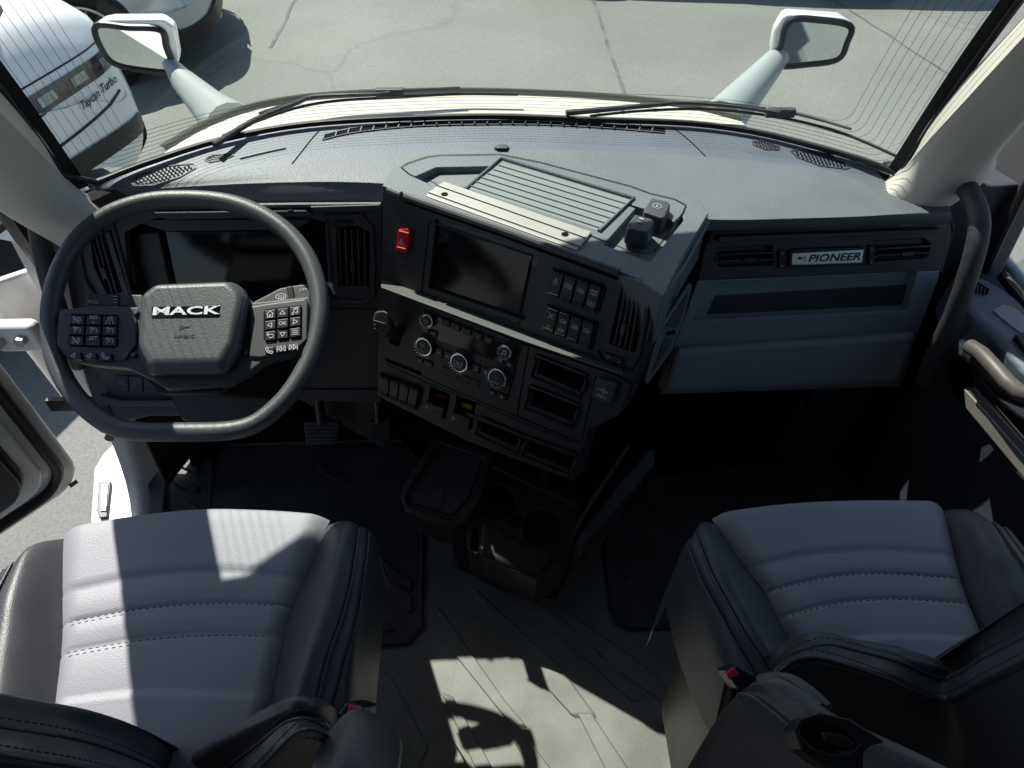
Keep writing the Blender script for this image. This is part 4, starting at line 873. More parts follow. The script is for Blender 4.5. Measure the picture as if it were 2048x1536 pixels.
# ============================================================ SEATS
def seat(side, label):
    Lf = side < 0
    if Lf:
        root = (-.50, .35, .0)
        li = [(120, 1070), (117, 1182), (117, 1246), (113, 1307), (96, 1440), (84, 1520)]
        ri = [(652, 1043), (605, 1150), (579, 1209), (562, 1270), (533, 1430), (516, 1520)]
        rows = [[(120, 1070), (270, 1045), (400, 1032), (530, 1034), (652, 1043)], [(117, 1182), (273, 1150), (430, 1138), (605, 1150)], [(117, 1246), (273, 1217), (430, 1204), (579, 1209)], [(113, 1307), (273, 1279), (430, 1267), (562, 1270)], [(98, 1420), (300, 1400), (537, 1410)], [(84, 1530), (300, 1520), (514, 1530)], [(70, 1640), (300, 1640), (500, 1640)]]
        inner = dict(e=ri, c=[(690, 1046), (672, 1100), (640, 1210), (600, 1330), (575, 1440), (560, 1530)], s=[(716, 1058), (703, 1156), (683, 1235), (656, 1312), (629, 1422), (610, 1530)], s2=[(737, 1066), (730, 1130), (715, 1230), (688, 1330), (662, 1430), (640, 1530)], o=[(744, 1080), (738, 1150), (726, 1250), (715, 1350), (705, 1440), (690, 1560)])
        outer = dict(e=li, c=[(60, 1095), (36, 1190), (28, 1250), (20, 1310), (5, 1440), (-5, 1530)], s=[(28, 1125), (-10, 1200), (-25, 1260), (-35, 1320), (-45, 1440), (-55, 1530)], s2=[(8, 1140), (-30, 1215), (-45, 1270), (-55, 1330), (-65, 1440), (-75, 1530)], o=[(0, 1160), (-50, 1230), (-65, 1280), (-75, 1340), (-85, 1440), (-95, 1530)])
    else:
        root = (.50, .35, .0)
        li = [(1433, 1039), (1498, 1130), (1536, 1180), (1562, 1232), (1606, 1305), (1660, 1400)]
        ri = [(1893, 1014), (1918, 1107), (1931, 1156), (1949, 1206), (1990, 1300), (2030, 1390)]
        rows = [[(1433, 1039), (1565, 1021), (1710, 1013), (1893, 1014)], [(1498, 1130), (1619, 1105), (1764, 1097), (1918, 1107)], [(1536, 1180), (1656, 1152), (1764, 1145), (1931, 1156)], [(1562, 1232), (1674, 1204), (1800, 1196), (1949, 1206)], [(1606, 1305), (1780, 1285), (1985, 1292)], [(1660, 1400), (1820, 1390), (2030, 1390)], [(1700, 1480), (1860, 1480), (2060, 1480)]]
        inner = dict(e=li, c=[(1410, 1050), (1450, 1120), (1480, 1180), (1510, 1235), (1560, 1320), (1620, 1420)], s=[(1394, 1072), (1425, 1150), (1458, 1210), (1490, 1268), (1538, 1340), (1600, 1440)], s2=[(1377, 1090), (1405, 1160), (1438, 1220), (1470, 1280), (1512, 1350), (1570, 1450)], o=[(1366, 1112), (1385, 1190), (1410, 1260), (1440, 1330), (1475, 1400), (1510, 1480)])
        outer = dict(e=ri, c=[(1945, 1025), (1980, 1100), (2005, 1150), (2030, 1200), (2080, 1280), (2120, 1370)], s=[(1985, 1045), (2030, 1110), (2065, 1160), (2090, 1210), (2140, 1290), (2180, 1370)], s2=[(2005, 1055), (2060, 1130), (2085, 1170), (2110, 1220), (2160, 1300), (2200, 1370)], o=[(2010, 1070), (2070, 1145), (2100, 1180), (2130, 1230), (2180, 1310), (2220, 1380)])
    s = thing('driver_seat' if Lf else 'passenger_seat', root, label, 'seat', 'leather cab seats')
    zr = [.600, .592, .588, .584, .575, .56, .54]
    R3 = [[Z(x, y, z) for x, y in r] for r, z in zip(rows, zr)]
    f0 = [p+V((0, .012, -.012)) for p in R3[0]]; f1 = [p+V((0, .022, -.06)) for p in R3[0]]; f2 = [p+V((0, .0, -.14)) for p in R3[0]]
    SV = [0, 1, 2, 3, 4]   # row index of seams
    allr = [f2, f1, f0]+R3
    def fn(p, u, v):
        t = v*(len(allr)-1)-2
        e = min(u, 1-u); edge = max(0, 1-e/.07)
        g_ = 0
        for sidx in (2, 3, 4):
            g_ += math.exp(-((t-sidx+.0)/.045)**2)*.0020
        fr = (t-1) % 1 if 1 < t < 5 else .5
        puff = .0022*math.sin(math.pi*fr) if 2 < t < 4.9 else .004
        return p+V((0, 0, -.012*edge**2-g_+puff*(1-edge)))
    loft('seat_cushion', allr, 'leather', s, nu=48, nv=14, fn=fn, ang=60)
    for k in (2, 3):
        stitch('cushion_stitching', [p+V((0, -.004, .0035)) for p in resample(cr(R3[k], 8), 20)[1:-1]], s, sp=.0085)
    for D in (inner, outer):
        sx_ = 1 if (D is inner) != Lf else -1
        e = [Z(x, y, z)+V((sx_*.010, 0, -.020)) for (x, y), z in zip(D['e'], (.598, .588, .584, .58, .57, .555))]
        c = [Z(x, y, z) for (x, y), z in zip(D['c'], (.612, .622, .622, .622, .618, .61))]
        q = [Z(x, y, z) for (x, y), z in zip(D['s'], (.608, .618, .618, .618, .612, .60))]
        q2 = [Z(x, y, z) for (x, y), z in zip(D['s2'], (.596, .603, .603, .603, .598, .585))]
        o = [Z(x, y, z) for (x, y), z in zip(D['o'], (.56, .56, .56, .56, .56, .55))]
        lo = [p+V((0, 0, -.16)) for p in o]
        def ext(L, dz, dy): return [L[0]+V((0, .02, -.22)), L[0]+V((0, dy, -dz*2.2)), L[0]+V((0, dy*.6, -dz*.6))]+L
        L6 = [ext(L, dz, dy) for L, dz, dy in ((e, .03, .02), (c, .035, .02), (q, .03, .018), (q2, .028, .014), (o, .02, .01), (lo, .0, .0))]
        def fb(p, u, v):
            g_ = math.exp(-((v-.4)/.018)**2)*.0035+math.exp(-((v-.6)/.018)**2)*.0035
            return p-V((0, 0, g_))
        loft('side_bolster', L6, 'bleather', s, nu=50, nv=10, fn=fb, ang=70)
        sgn = -1 if (D is inner) == Lf else 1
        for A in (q, q2):
            off = V((sgn*.007, 0, .0015))
            stitch('bolster_stitching', [p+off for p in A], s)
            tube('piping', [p+V((-sgn*.002, 0, .0012)) for p in cr(A, 6)], .0016, 'bleather', s, ns=6)
    # base below the cushion
    x0, x1 = (-.76, -.21) if Lf else (.22, .77)
    box('seat_base', (x0+.10, .0, .05), (x1-.10, .50, .40), 'black', s, .02)
    ix = x1-.085 if Lf else x0+.085
    prism('side_valance', [V((ix, .50, .42)), V((ix, .05, .42)), V((ix, .0, .10)), V((ix, .46, .10))], (.012 if Lf else -.012, 0, 0), 'black', s, .008)
    return s
ds = seat(-1, 'grey and black leather driver seat half in sunlight behind the steering wheel')
ps = seat(1, 'grey and black leather passenger seat in shade right of the floor aisle')
# backrests seen over their tops
def backrest(par, fr_, s1, s2, corner, y0, sg):
    """three traced edges across the top of the backrest: front edge, first seam, second seam; then down the back"""
    A = [Pl((0, y0, .9), (0, -1, -.12)).at(x, y) for x, y in fr_]; B = [Pl((0, y0-.016, .9), (0, -1, -.12)).at(x, y) for x, y in s1]; C_ = [Pl((0, y0-.045, .9), (0, -1, -.12)).at(x, y) for x, y in s2]
    lo = [p+(V((0, .015, -.22)) if i < corner else V((sg*.03, -.10, -.05)) if i > corner else V((sg*.015, -.05, -.10))) for i, p in enumerate(C_)]
    lo2 = [p+(V((0, .0, -.25)) if i < corner else V((sg*.03, -.14, -.18))) for i, p in enumerate(lo)]
    md = [c.lerp(l, .12) for c, l in zip(C_, lo)]
    rows = [[p+V((0, .045, -.30)) for p in A], [p+V((0, .022, -.04)) for p in A], A, B, C_, md, lo, lo2]
    def fb(p, u, v):
        return p-V((0, 0, .0035))*(math.exp(-((v-3/7)/.010)**2)+math.exp(-((v-4/7)/.010)**2))
    b = loft('backrest', rows, 'bleather', par, nu=70, nv=8, fn=fb, ang=70)
    for L in (B, C_):
        c = cr(L, 8)
        stitch('backrest_stitching', [p+V((0, -.006, .002)) for p in c[::3]], b); stitch('backrest_stitching', [p+V((0, .006, .003)) for p in c[::3]], b)
        tube('piping', [p+V((0, 0, .0005)) for p in c], .0016, 'bleather', b, ns=6)
    return b
backrest(ps, [(1538, 1352), (1546, 1338), (1556, 1325), (1596, 1295), (1655, 1281), (1720, 1295), (1810, 1310), (1905, 1334), (1975, 1290), (2048, 1250), (2160, 1185)],
    [(1540, 1356), (1549, 1344), (1560, 1330), (1600, 1301), (1655, 1289), (1715, 1302), (1800, 1325), (1890, 1358), (1968, 1316), (2048, 1274), (2160, 1215)],
    [(1543, 1360), (1552, 1350), (1562, 1340), (1590, 1320), (1630, 1315), (1682, 1327), (1770, 1357), (1882, 1400), (1965, 1362), (2048, 1320), (2160, 1262)], 7, .295, 1)
backrest(ds, [(690, 1530), (668, 1470), (655, 1444), (633, 1426), (600, 1418), (560, 1424), (508, 1448), (440, 1486), (365, 1530), (297, 1504), (219, 1469), (141, 1445), (60, 1430), (-60, 1410)],
    [(692, 1540), (669, 1482), (654, 1458), (632, 1443), (604, 1437), (568, 1448), (520, 1486), (460, 1530), (385, 1580), (312, 1538), (230, 1502), (150, 1478), (60, 1462), (-60, 1445)],
    [(694, 1550), (672, 1496), (656, 1476), (640, 1463), (615, 1459), (588, 1470), (548, 1508), (500, 1555), (420, 1630), (330, 1590), (240, 1556), (140, 1532), (50, 1518), (-60, 1500)], 8, .22, -1)
def Dp(x, y, d): return CAM+ray(x, y)*d
dl = [.56, .55, .54, .525, .505, .47, .44]
rl = [Dp(x, y, d) for (x, y), d in zip([(1478, 1400), (1480, 1390), (1505, 1394), (1540, 1420), (1588, 1460), (1690, 1555), (1790, 1650)], dl)]
rr2 = [Dp(x, y, d) for (x, y), d in zip([(1484, 1392), (1512, 1367), (1562, 1356), (1612, 1380), (1662, 1425), (1810, 1495), (2000, 1590)], dl)]
tm = [a.lerp(b, .5)+V((0, 0, .010)) for a, b in zip(rl, rr2)]
ar = loft('armrest', [[p+V((-.004, .0, -.26)) for p in rl], [p+V((-.006, 0, -.05)) for p in rl], rl, [p+V((.004, 0, .004)) for p in rl], tm, rr2, [p+V((.008, 0, -.04)) for p in rr2], [p+V((.008, 0, -.26)) for p in rr2]], 'bleather', ps, nu=40, nv=6, ang=60)
tube('piping', cr([p+V((-.001, 0, .001)) for p in rl], 6), .0015, 'bleather', ar, ns=6)
for k in (0, 1): tube('strap_fold', cr([Dp(x+k*16, y+k*2, d) for (x, y), d in (((1522, 1366), .548), ((1560, 1362), .538), ((1600, 1386), .525), ((1636, 1420), .512))], 6), .0065, 'bleather', ar, ns=10)
hp = Pl(Dp(1680, 1475, .4745), (-.12, -.25, .9))
cup = plate('adjuster', [(1588, 1460), (1600, 1437), (1640, 1424), (1700, 1438), (1770, 1482), (1762, 1500), (1720, 1545), (1650, 1535), (1602, 1500)], hp, -.035, 0, 'black', ar, .006, seg=4)
cut(cup, [plate('c', [(1614, 1458), (1622, 1444), (1650, 1438), (1700, 1453), (1738, 1486), (1722, 1508), (1680, 1508), (1640, 1494), (1618, 1474)], hp, -.010, .02, 'void', None, 0)])
frustum('adjuster_knob', [hp.at(x, y, .0) for x, y in ((1640, 1462), (1690, 1470), (1712, 1490), (1690, 1500), (1650, 1485))], [hp.at(x, y, -.012) for x, y in ((1632, 1458), (1694, 1464), (1722, 1492), (1690, 1508), (1642, 1490))], 'black', cup, .002)
def armrest(par, pth, r, m='bleather'):
    return tube('armrest', cr(pth, 8), r, m, par, ns=20, prof=[(math.copysign(abs(math.cos(t))**.65, math.cos(t)), math.copysign(abs(math.sin(t))**.65, math.sin(t))) for t in [2*math.pi*k/24 for k in range(24)]])
al = armrest(ds, [Dp(722, 1496, .54), Dp(716, 1520, .52), Dp(700, 1590, .49), Dp(690, 1700, .46)], lambda t: .018+.010*min(1, t*6))
for k in (-1, 1):
    tube('piping', [Dp(690+k*9, 1482, .525), Dp(678+k*9, 1512, .495), Dp(662+k*9, 1570, .46)], .0016, 'bleather', al, ns=6)
# seat belt buckles
def buckle(q, red, z, lab):
    c = Z(*quadpx(q[:4], .5, .5), z); b = thing('seat_belt_buckle', tuple(c), lab, 'buckle', 'seat belt buckles'); bpn = Pl(c, (-.1, -.35, .9))
    bd_ = plate('buckle_body', q, bpn, -.06, 0, 'black', b, .004, seg=3); plate('release_button', red, bpn, -.01, .002, 'redb', bd_, .0015)
    tube('buckle_stalk', [c-bpn.n*.05, c+V((0, -.04, -.2))], .012, 'black', b)
M['redb'] = mat('red_button', (.62, .03, .06), .4, .5)
buckle([(692, 1402), (728, 1412), (716, 1470), (668, 1462), (672, 1432)], [(696, 1409), (724, 1415), (718, 1438), (694, 1432)], .66, 'black seat belt buckle with red button at the right side of the driver seat')
buckle([(1450, 1338), (1475, 1328), (1512, 1350), (1516, 1368), (1478, 1382)], [(1452, 1346), (1468, 1334), (1479, 1350), (1458, 1360)], .70, 'black seat belt buckle with red button left of the passenger armrest')
# ============================================================ GRAB HANDLES
def handle(pts, lab, top):
    P = cr(pts, 8); h = thing('grab_handle', tuple(P[0]), lab, 'grab handle', 'grab handles on the pillars')
    tube('bar', P, .0165, 'handle', h, ns=16); d = (P[0]-P[1]).normalized(); a = d.orthogonal().normalized(); b = d.cross(a)
    tube('socket_ring', [P[0]-d*.01+(a*math.cos(2*math.pi*k/20)+b*math.sin(2*math.pi*k/20))*.0195 for k in range(20)], .005, 'black', h, closed=True, ns=8)
handle([Xp(1918, 340, .80), Xp(1932, 372, .795), Xp(1955, 420, .79), Xp(1957, 470, .785), Xp(1938, 545, .785), Xp(1912, 620, .79), Xp(1875, 700, .80), Xp(1850, 760, .82)], 'curved black grab handle on the pale pillar beside the passenger door', 1)
handle([Xp(66, 380, -.80), Xp(74, 440, -.805), Xp(84, 500, -.81), Xp(104, 580, -.82), Xp(132, 660, -.83), Xp(160, 730, -.84)], 'straight black grab handle on the shaded pillar beside the open driver door', 1)
# ============================================================ PASSENGER DOOR
pdr = thing('passenger_door', (.9, .4, .1), 'closed passenger door with dark panel, pull handle and sunlit grey armrest', 'door')
D_ = Pl((.90, 0, 0), (-1, 0, 0), (0, -1, 0))
prism('door_panel', [V((.90, 1.22, .66)), V((.90, -.28, .66)), V((.90, -.28, .02)), V((.90, 1.0, .02)), V((.90, 1.16, .12))], (.05, 0, 0), 'door', pdr, .01)
ZL = Pl((0, 0, .675), (0, 0, 1))
prism('window_ledge', [ZL.at(x, y) for x, y in ((1905, 545), (1968, 552), (2008, 572), (2048, 602), (2250, 740), (2250, 880), (2048, 736), (1985, 662), (1955, 640), (1920, 596))], (0, 0, -.09), 'dash2', pdr, .014, seg=4)
vw_ = plate('demister_vent', [(1936, 562), (1950, 560), (1980, 578), (1975, 588), (1944, 582)], ZL, 0, .002, 'void', pdr, .0005)
for k in range(5): plate('slat', [(1942+7*k, 562+3.6*k), (1944.5+7*k, 562+3.8*k), (1941.5+7*k, 583+1.5*k), (1939+7*k, 582.5+1.5*k)], ZL, .0, .004, 'charcoal', vw_, .0004)
plate('speaker_cover', [(1985, 620), (2005, 608), (2030, 615), (2120, 690), (2090, 700), (2024, 652)], ZL, 0, .003, 'bluegrey', pdr, .001)
plate('switch_panel', [(2030, 668), (2048, 662), (2110, 700), (2110, 740), (2048, 690)], ZL, 0, .012, 'black', pdr, .003)
# upper padded armrest
AR = Pl(Z(1985, 668, .62), (-.55, 0, .83), (0, -1, 0))
plate('armrest_pad', [(1982, 652), (2005, 655), (2048, 695), (2160, 800), (2160, 850), (2048, 728), (2022, 712), (1980, 676)], AR, -.06, .0, 'teal', pdr, .010, seg=4)
tube('pull_handle', [Xp(x, y, .80) for x, y in ((1940, 693), (1962, 707), (1990, 737), (2015, 766), (2040, 786), (2100, 800))], .013, 'bronze', pdr, ns=16)
tube('handle_underside', [Xp(x, y, .815) for x, y in ((1938, 705), (1970, 745), (2005, 785), (2045, 800), (2100, 815))], .012, 'black', pdr, ns=12)
G1 = Pl((.80, 0, 0), (-.9, 0, .45), (0, -1, 0))
G1 = Pl(Xp(1990, 850, .83), (-.86, 0, .5), (0, -1, 0))
plate('map_pocket_rail', [(1926, 776), (1932, 772), (1952, 775), (1965, 792), (2048, 885), (2200, 1060), (2200, 1130), (2048, 958), (1930, 816)], G1, -.03, 0, 'bronze', pdr, .006, seg=3)
ribbon('rail_line', [G1.at(x, y, .001) for x, y in ((1929, 778), (1970, 823), (2048, 912), (2200, 1090))], .0025, G1.n, 'alu', pdr)
plate('door_pocket', [(1889, 735), (1897, 718), (1925, 720), (1934, 750), (1928, 812), (1903, 785)], Pl((.885, 0, 0), (-1, 0, 0)), -.01, .0, 'void', pdr, .003)
plate('lower_insert', [(1947, 872), (1990, 922), (2048, 975), (2200, 1120), (2200, 1250), (2048, 1045), (1985, 972), (1958, 928)], Pl((.88, 0, 0), (-1, 0, .1)), -.02, 0, 'teal', pdr, .006)
plate('upper_insert', [(1994, 716), (2030, 738), (2048, 748), (2120, 800), (2120, 840), (2048, 780), (2010, 750), (1992, 738)], Pl((.87, 0, 0), (-1, 0, .1)), -.02, 0, 'teal', pdr, .006)
plate('lower_insert', [(2015, 850), (2048, 868), (2160, 960), (2160, 1000), (2048, 905), (2030, 880)], Pl((.865, 0, 0), (-1, 0, .1)), -.02, 0, 'teal', pdr, .006)
# window frame and glass
WF = Pl((.93, 0, 0), (-1, 0, 0))
wf = plate('window_frame', [(1885, 400), (1960, 330), (2048, 215), (2300, -160), (2380, -120), (2120, 250), (2048, 392), (2015, 462), (1970, 556), (1975, 570), (1900, 575), (1880, 480)], WF, -.03, 0, 'charcoal', pdr, .006)
tube('window_seal', [WF.at(x, y, .004) for x, y in ((2300, -60), (2110, 250), (2040, 398), (2005, 470), (1965, 556))], .008, 'black', pdr, ns=8)
tube('window_seal', [V((.935, 1.02, .675)), V((.945, .6, .675)), V((.95, -.28, .675))], .010, 'black', pdr, ns=8)
mesh('side_window', [WF.at(1970, 556)+V((.012, 0, -.01)), V((.945, -.28, .66)), V((.965, -.28, 1.62)), V((.965, .62, 1.58))], [[0, 1, 2, 3]], 'sideglass', pdr, smooth=False)
prism('rear_frame', [V((.93, -.20, .66)), V((.93, -.30, .66)), V((.95, -.30, 1.62)), V((.95, -.20, 1.62))], (.03, 0, 0), 'black', pdr, .004)
prism('kick_board', [V((.82, 1.25, .62)), V((.90, 1.05, .62)), V((.90, 1.0, .02)), V((.80, 1.25, .02))], (.02, .02, 0), 'void', cab, .006)  # near-black material here stands in for the footwell shade
prism('outer_skin', [V((.985, 1.2, .66)), V((.985, -.28, .66)), V((.985, -.28, -.5)), V((.985, 1.2, -.5))], (.02, 0, 0), 'white', pdr, .01)
# kick panels behind pillars down to the floor, both sides
prism('kick_board', [V((-.80, 1.24, .60)), V((-.84, 1.12, .60)), V((-.83, 1.04, .03)), V((-.76, 1.24, .03))], (-.012, .01, 0), 'footwell_dark', cab, .006)
plate('pillar_lower_trim', [(1893, 420), (1925, 330), (1985, 335), (1990, 420), (1960, 560), (1930, 600), (1880, 640), (1870, 560)], Pl((.0, 1.22, .7), (0, -1, .05)), -.02, 0, 'black', cab, .006)
# ============================================================ DRIVER DOOR (open)
dd = thing('driver_door', (-1.04, 1.04, .05), 'open white driver door with black seal and dark inner panel', 'door')
hx, hy = -1.02, 1.05; dn = V((.76, -.65, 0)).normalized(); dv = V((-dn.y*-1, -dn.x, 0)); dv = V((dn.y, -dn.x, 0)).normalized()
if dv.x > 0: dv = -dv
def DD(s, z, o=0): return V((hx, hy, 0))+dv*s+V((0, 0, z))+dn*o
def dplate(name, pts, o0, o1, m, par=dd, bev=.004, **k): return prism(name, [DD(s, z, o1) for s, z in pts], dn*(o0-o1), m, par, bev, **k)
def rr(s0, z0, s1, z1, r, n=5):
    out = []
    for cx_, cz, a in ((s0+r, z0+r, 180), (s1-r, z0+r, 270), (s1-r, z1-r, 0), (s0+r, z1-r, 90)):
        for k in range(n+1): out.append((cx_+r*math.cos(R(a+90*k/n)), cz+r*math.sin(R(a+90*k/n))))
    return out
shell = dplate('door_shell', rr(0, .06, 1.0, .80, .07), -.05, 0, 'jamb', dd, .012, seg=3)
tube('door_seal', [DD(s, z, .006) for s, z in rr(.035, .095, .965, .79, .07)], .013, 'black', dd, closed=True, ns=10)
dplate('shell_return', rr(.065, .125, .95, .78, .06), 0, .022, 'white', dd, .010, seg=3)
tube('door_seal', [DD(s, z, .024) for s, z in rr(.105, .165, .93, .77, .06)], .010, 'black', dd, closed=True, ns=10)
dplate('inner_panel', rr(.112, .172, .92, .765, .05), .01, .060, 'charcoal', dd, .012, seg=3)
dplate('map_pocket', [(.17, .25), (.80, .22), (.80, .45), (.22, .45), (.17, .40)], .06, .085, 'black', dd, .010, seg=3)
dplate('armrest', [(.30, .55), (.86, .55), (.86, .62), (.34, .64)], .06, .13, 'charcoal', dd, .015, seg=3)
for pts in ([(.02, .80), (.06, .80), (.54, 1.46), (.50, 1.48)], [(.50, 1.48), (.95, 1.52), (.95, 1.47), (.54, 1.45)], [(.94, .80), (.98, .80), (.98, 1.5), (.94, 1.5)]):
    dplate('window_frame', pts, -.03, 0, 'black', dd, .004)
0 and mesh('side_window', [DD(.06, .79, -.015), DD(.95, .79, -.015), DD(.95, 1.58, -.015), DD(.29, 1.57, -.015)], [[0, 1, 2, 3]], 'sideglass', dd, smooth=False)
c = DD(.03, .075, .004); prism('drain_plug', [c+dv*.01+V((0, 0, .006)), c-dv*.01+V((0, 0, .006)), c-dv*.01-V((0, 0, .006)), c+dv*.01-V((0, 0, .006))], dn*-.003, 'black', dd, .001)
# hinge and check strap on the jamb
hg = box('door_hinge', (-1.0, 1.035, .505), (-.90, 1.07, .575), 'jamb', cab, .014)
tube('hinge_pin', [V((-1.03, 1.03, .46)), V((-1.03, 1.03, .64))], .014, 'jamb', hg)
for p in (V((-.975, 1.034, .54)), V((-.93, 1.034, .545))): tube('hinge_bolt', [p, p+V((0, -.012, 0))], .011, 'silver', hg, ns=6)
ck = box('check_strap', (-1.0, 1.06, .30), (-.89, 1.075, .335), 'black', cab, .003)
for z in (.25, .22): tube('bump_stop', [V((-.90, 1.07, z)), V((-.90, 1.045, z))], .010, 'black', ck, ns=10)
# ============================================================ HOOD MIRRORS
def mirror(side, out, gl, D, base, lab):
    c = Dp(*(sum(p[0] for p in out)/len(out), sum(p[1] for p in out)/len(out)), D); n_ = V((-.047*side, -.998, -.03))
    pl = Pl(c, n_); mt_ = thing('hood_mirror', tuple(Z(*base[-1], .72)), lab, 'mirror', 'hood mirrors on curved arms')
    a = [pl.at(x, y, 0) for x, y in out]; ctr = sum(a, V())/len(a)
    back_ = [ctr+(p-ctr)*.55-pl.n*.10 for p in a]; mid_ = [ctr+(p-ctr)*.93-pl.n*.05 for p in a]
    n = len(a); vs = a+mid_+back_; fs = [list(range(n-1, -1, -1)), list(range(2*n, 3*n))]
    for k in (0, n): fs += [[k+i, k+(i+1) % n, k+n+(i+1) % n, k+n+i] for i in range(n)]
    hs_ = mesh('housing', vs, fs, 'white', mt_, .018, seg=4)
    tube('glass_surround', cr([pl.at(x, y, .004) for x, y in gl], 5, True), .009, 'black', mt_, closed=True, ns=8)
    g = mesh('mirror_glass', [p for p in cr([pl.at(x, y, .006) for x, y in gl], 5, True)], [list(range(len(gl)*5))], 'mirror', mt_, smooth=False)
    return mt_
lm = mirror(-1, [(190, 44), (215, 39), (325, 38), (350, 55), (360, 115), (352, 145), (310, 150), (240, 138), (215, 122), (200, 95)], [(192, 52), (255, 55), (320, 60), (333, 95), (344, 140), (290, 140), (232, 128), (205, 100)], 1.95, [(430, 262), (465, 262)], 'white hood mirror on the left, reflecting the white truck body and pavement')
tube('arm', [Dp(335, 122, 2.0), Dp(365, 160, 1.96), Dp(420, 215, 1.88), Z(470, 262, .70)], lambda t: .018+.045*t, 'silverarm', lm, ns=16)
rm = mirror(1, [(1548, 62), (1566, 32), (1580, 28), (1690, 36), (1706, 45), (1700, 85), (1686, 115), (1670, 126), (1610, 136), (1545, 136), (1540, 100)], [(1562, 92), (1580, 42), (1640, 40), (1700, 52), (1694, 85), (1676, 118), (1620, 128), (1552, 130)], 1.95, [(1455, 215), (1480, 215)], 'white hood mirror on the right, reflecting empty sunlit pavement')
tube('arm', [Dp(1560, 110, 2.0), Dp(1530, 145, 1.96), Dp(1490, 190, 1.88), Dp(1440, 245, 1.78)], lambda t: .030+.026*t, 'silverarm', rm, ns=16)
M['silverarm'].node_tree
# ============================================================ WIPERS
def wiper(blade, arm, lab, zz=.822):
    w_ = thing('wiper', tuple(Z(*arm[0], .85)), lab, 'wiper', 'windshield wipers')
    q = [Z(x, y, zz) for x, y in blade]; tube('blade', cr(q, 6), .0030, 'black', w_, ns=8)
    tube('blade_frame', cr([p+V((0, .004, .012)) for p in q[1:-1]], 6), .0026, 'charcoal', w_, ns=6)
    tube('wiper_arm', cr([Z(x, y, zz+.02) for x, y in arm], 6), lambda t: .0060-.0025*t, 'charcoal', w_, ns=8)
    m_ = Z(*arm[-1], zz+.012); prism('clip', [m_+V((-.03, -.008, .01)), m_+V((.03, -.008, .01)), m_+V((.03, .008, .01)), m_+V((-.03, .008, .01))], (0, 0, -.018), 'charcoal', w_, .004)
wiper([(445, 272), (520, 240), (600, 214), (680, 201), (800, 194), (920, 188), (1036, 189)], [(428, 290), (510, 240), (590, 207), (632, 193), (740, 189), (780, 186)], 'left windshield wiper resting on the white cowl')
wiper([(1180, 232), (1280, 222), (1400, 218), (1500, 226), (1600, 243), (1700, 272), (1806, 318)], [(1132, 226), (1220, 218), (1320, 209), (1372, 206), (1470, 213), (1560, 226)], 'right windshield wiper reaching to the right pillar')
# ============================================================ PEDALS AND MATS
for nm, q, y0, lab in (('pedal', [(606, 842), (680, 842), (672, 890), (612, 892)], 1.22, 'wide ribbed brake pedal in the dark footwell'), ('pedal', [(738, 842), (780, 836), (780, 880), (738, 882)], 1.24, 'narrow ribbed accelerator pedal beside the console')):
    pp_ = Pl(Z(q[0][0], q[0][1], .26), (0, -.75, .66)); t_ = thing('pedal', tuple(pp_.at(*q[2])), lab, 'pedal')
    f_ = plate('pedal_pad', q, pp_, -.012, 0, 'black', t_, .003)
    for k in range(6):
        plate('pedal_rib', subquad(q, .05, .08+.155*k, .95, .14+.155*k), pp_, 0, .003, 'rubber', f_, .0008)
    c = pp_.at(*quadpx(q, .5, .1)); tube('pedal_arm', [c, c+V((0, .10, .20))], .011, 'black', t_)
def mat_(out, ribs, lab, z=.006):
    m_ = thing('floor_mat', tuple(Z(*out[0], 0)), lab, 'floor mat'); pl = Pl((0, 0, z), (0, 0, 1))
    plate('mat_sheet', out, pl, -.005, .004, 'rubber', m_, .002)
    tube('mat_edge', [pl.at(x, y, .004) for x, y in out], .004, 'rubber', m_, closed=True, ns=8)
    for r_ in ribs: frustum('mat_rib', [pl.at(x, y, .012) for x, y in inset(r_, .9)], [pl.at(x, y, .002) for x, y in r_], 'rubber', m_, .002)
mat_([(440, 890), (800, 880), (845, 930), (842, 1255), (815, 1285), (600, 1300), (400, 1300), (420, 1000)], [[(755, 1105), (785, 1135), (828, 1165), (826, 1185), (780, 1160)], [(755, 1130), (822, 1190), (828, 1225), (815, 1228)], [(735, 1215), (790, 1260), (775, 1264), (735, 1250)], [(640, 925), (700, 960), (690, 968), (630, 940)]], 'black rubber floor mat with wedge ribs right of the driver seat')
mat_([(318, 885), (425, 890), (420, 1000), (415, 1090), (318, 1090)], [[(345, 905), (400, 935), (395, 950), (345, 925)], [(345, 945), (400, 975), (395, 990), (345, 965)], [(350, 985), (400, 1015), (395, 1030), (350, 1005)]], 'dark ribbed footrest mat between the door sill and pedals')
mat_([(1208, 1090), (1300, 960), (1780, 900), (1990, 985), (1900, 1250), (1380, 1252), (1255, 1256), (1228, 1238)], [[(1240, 1150), (1285, 1080), (1290, 1090), (1255, 1160)]], 'black rubber floor mat left of the passenger seat')
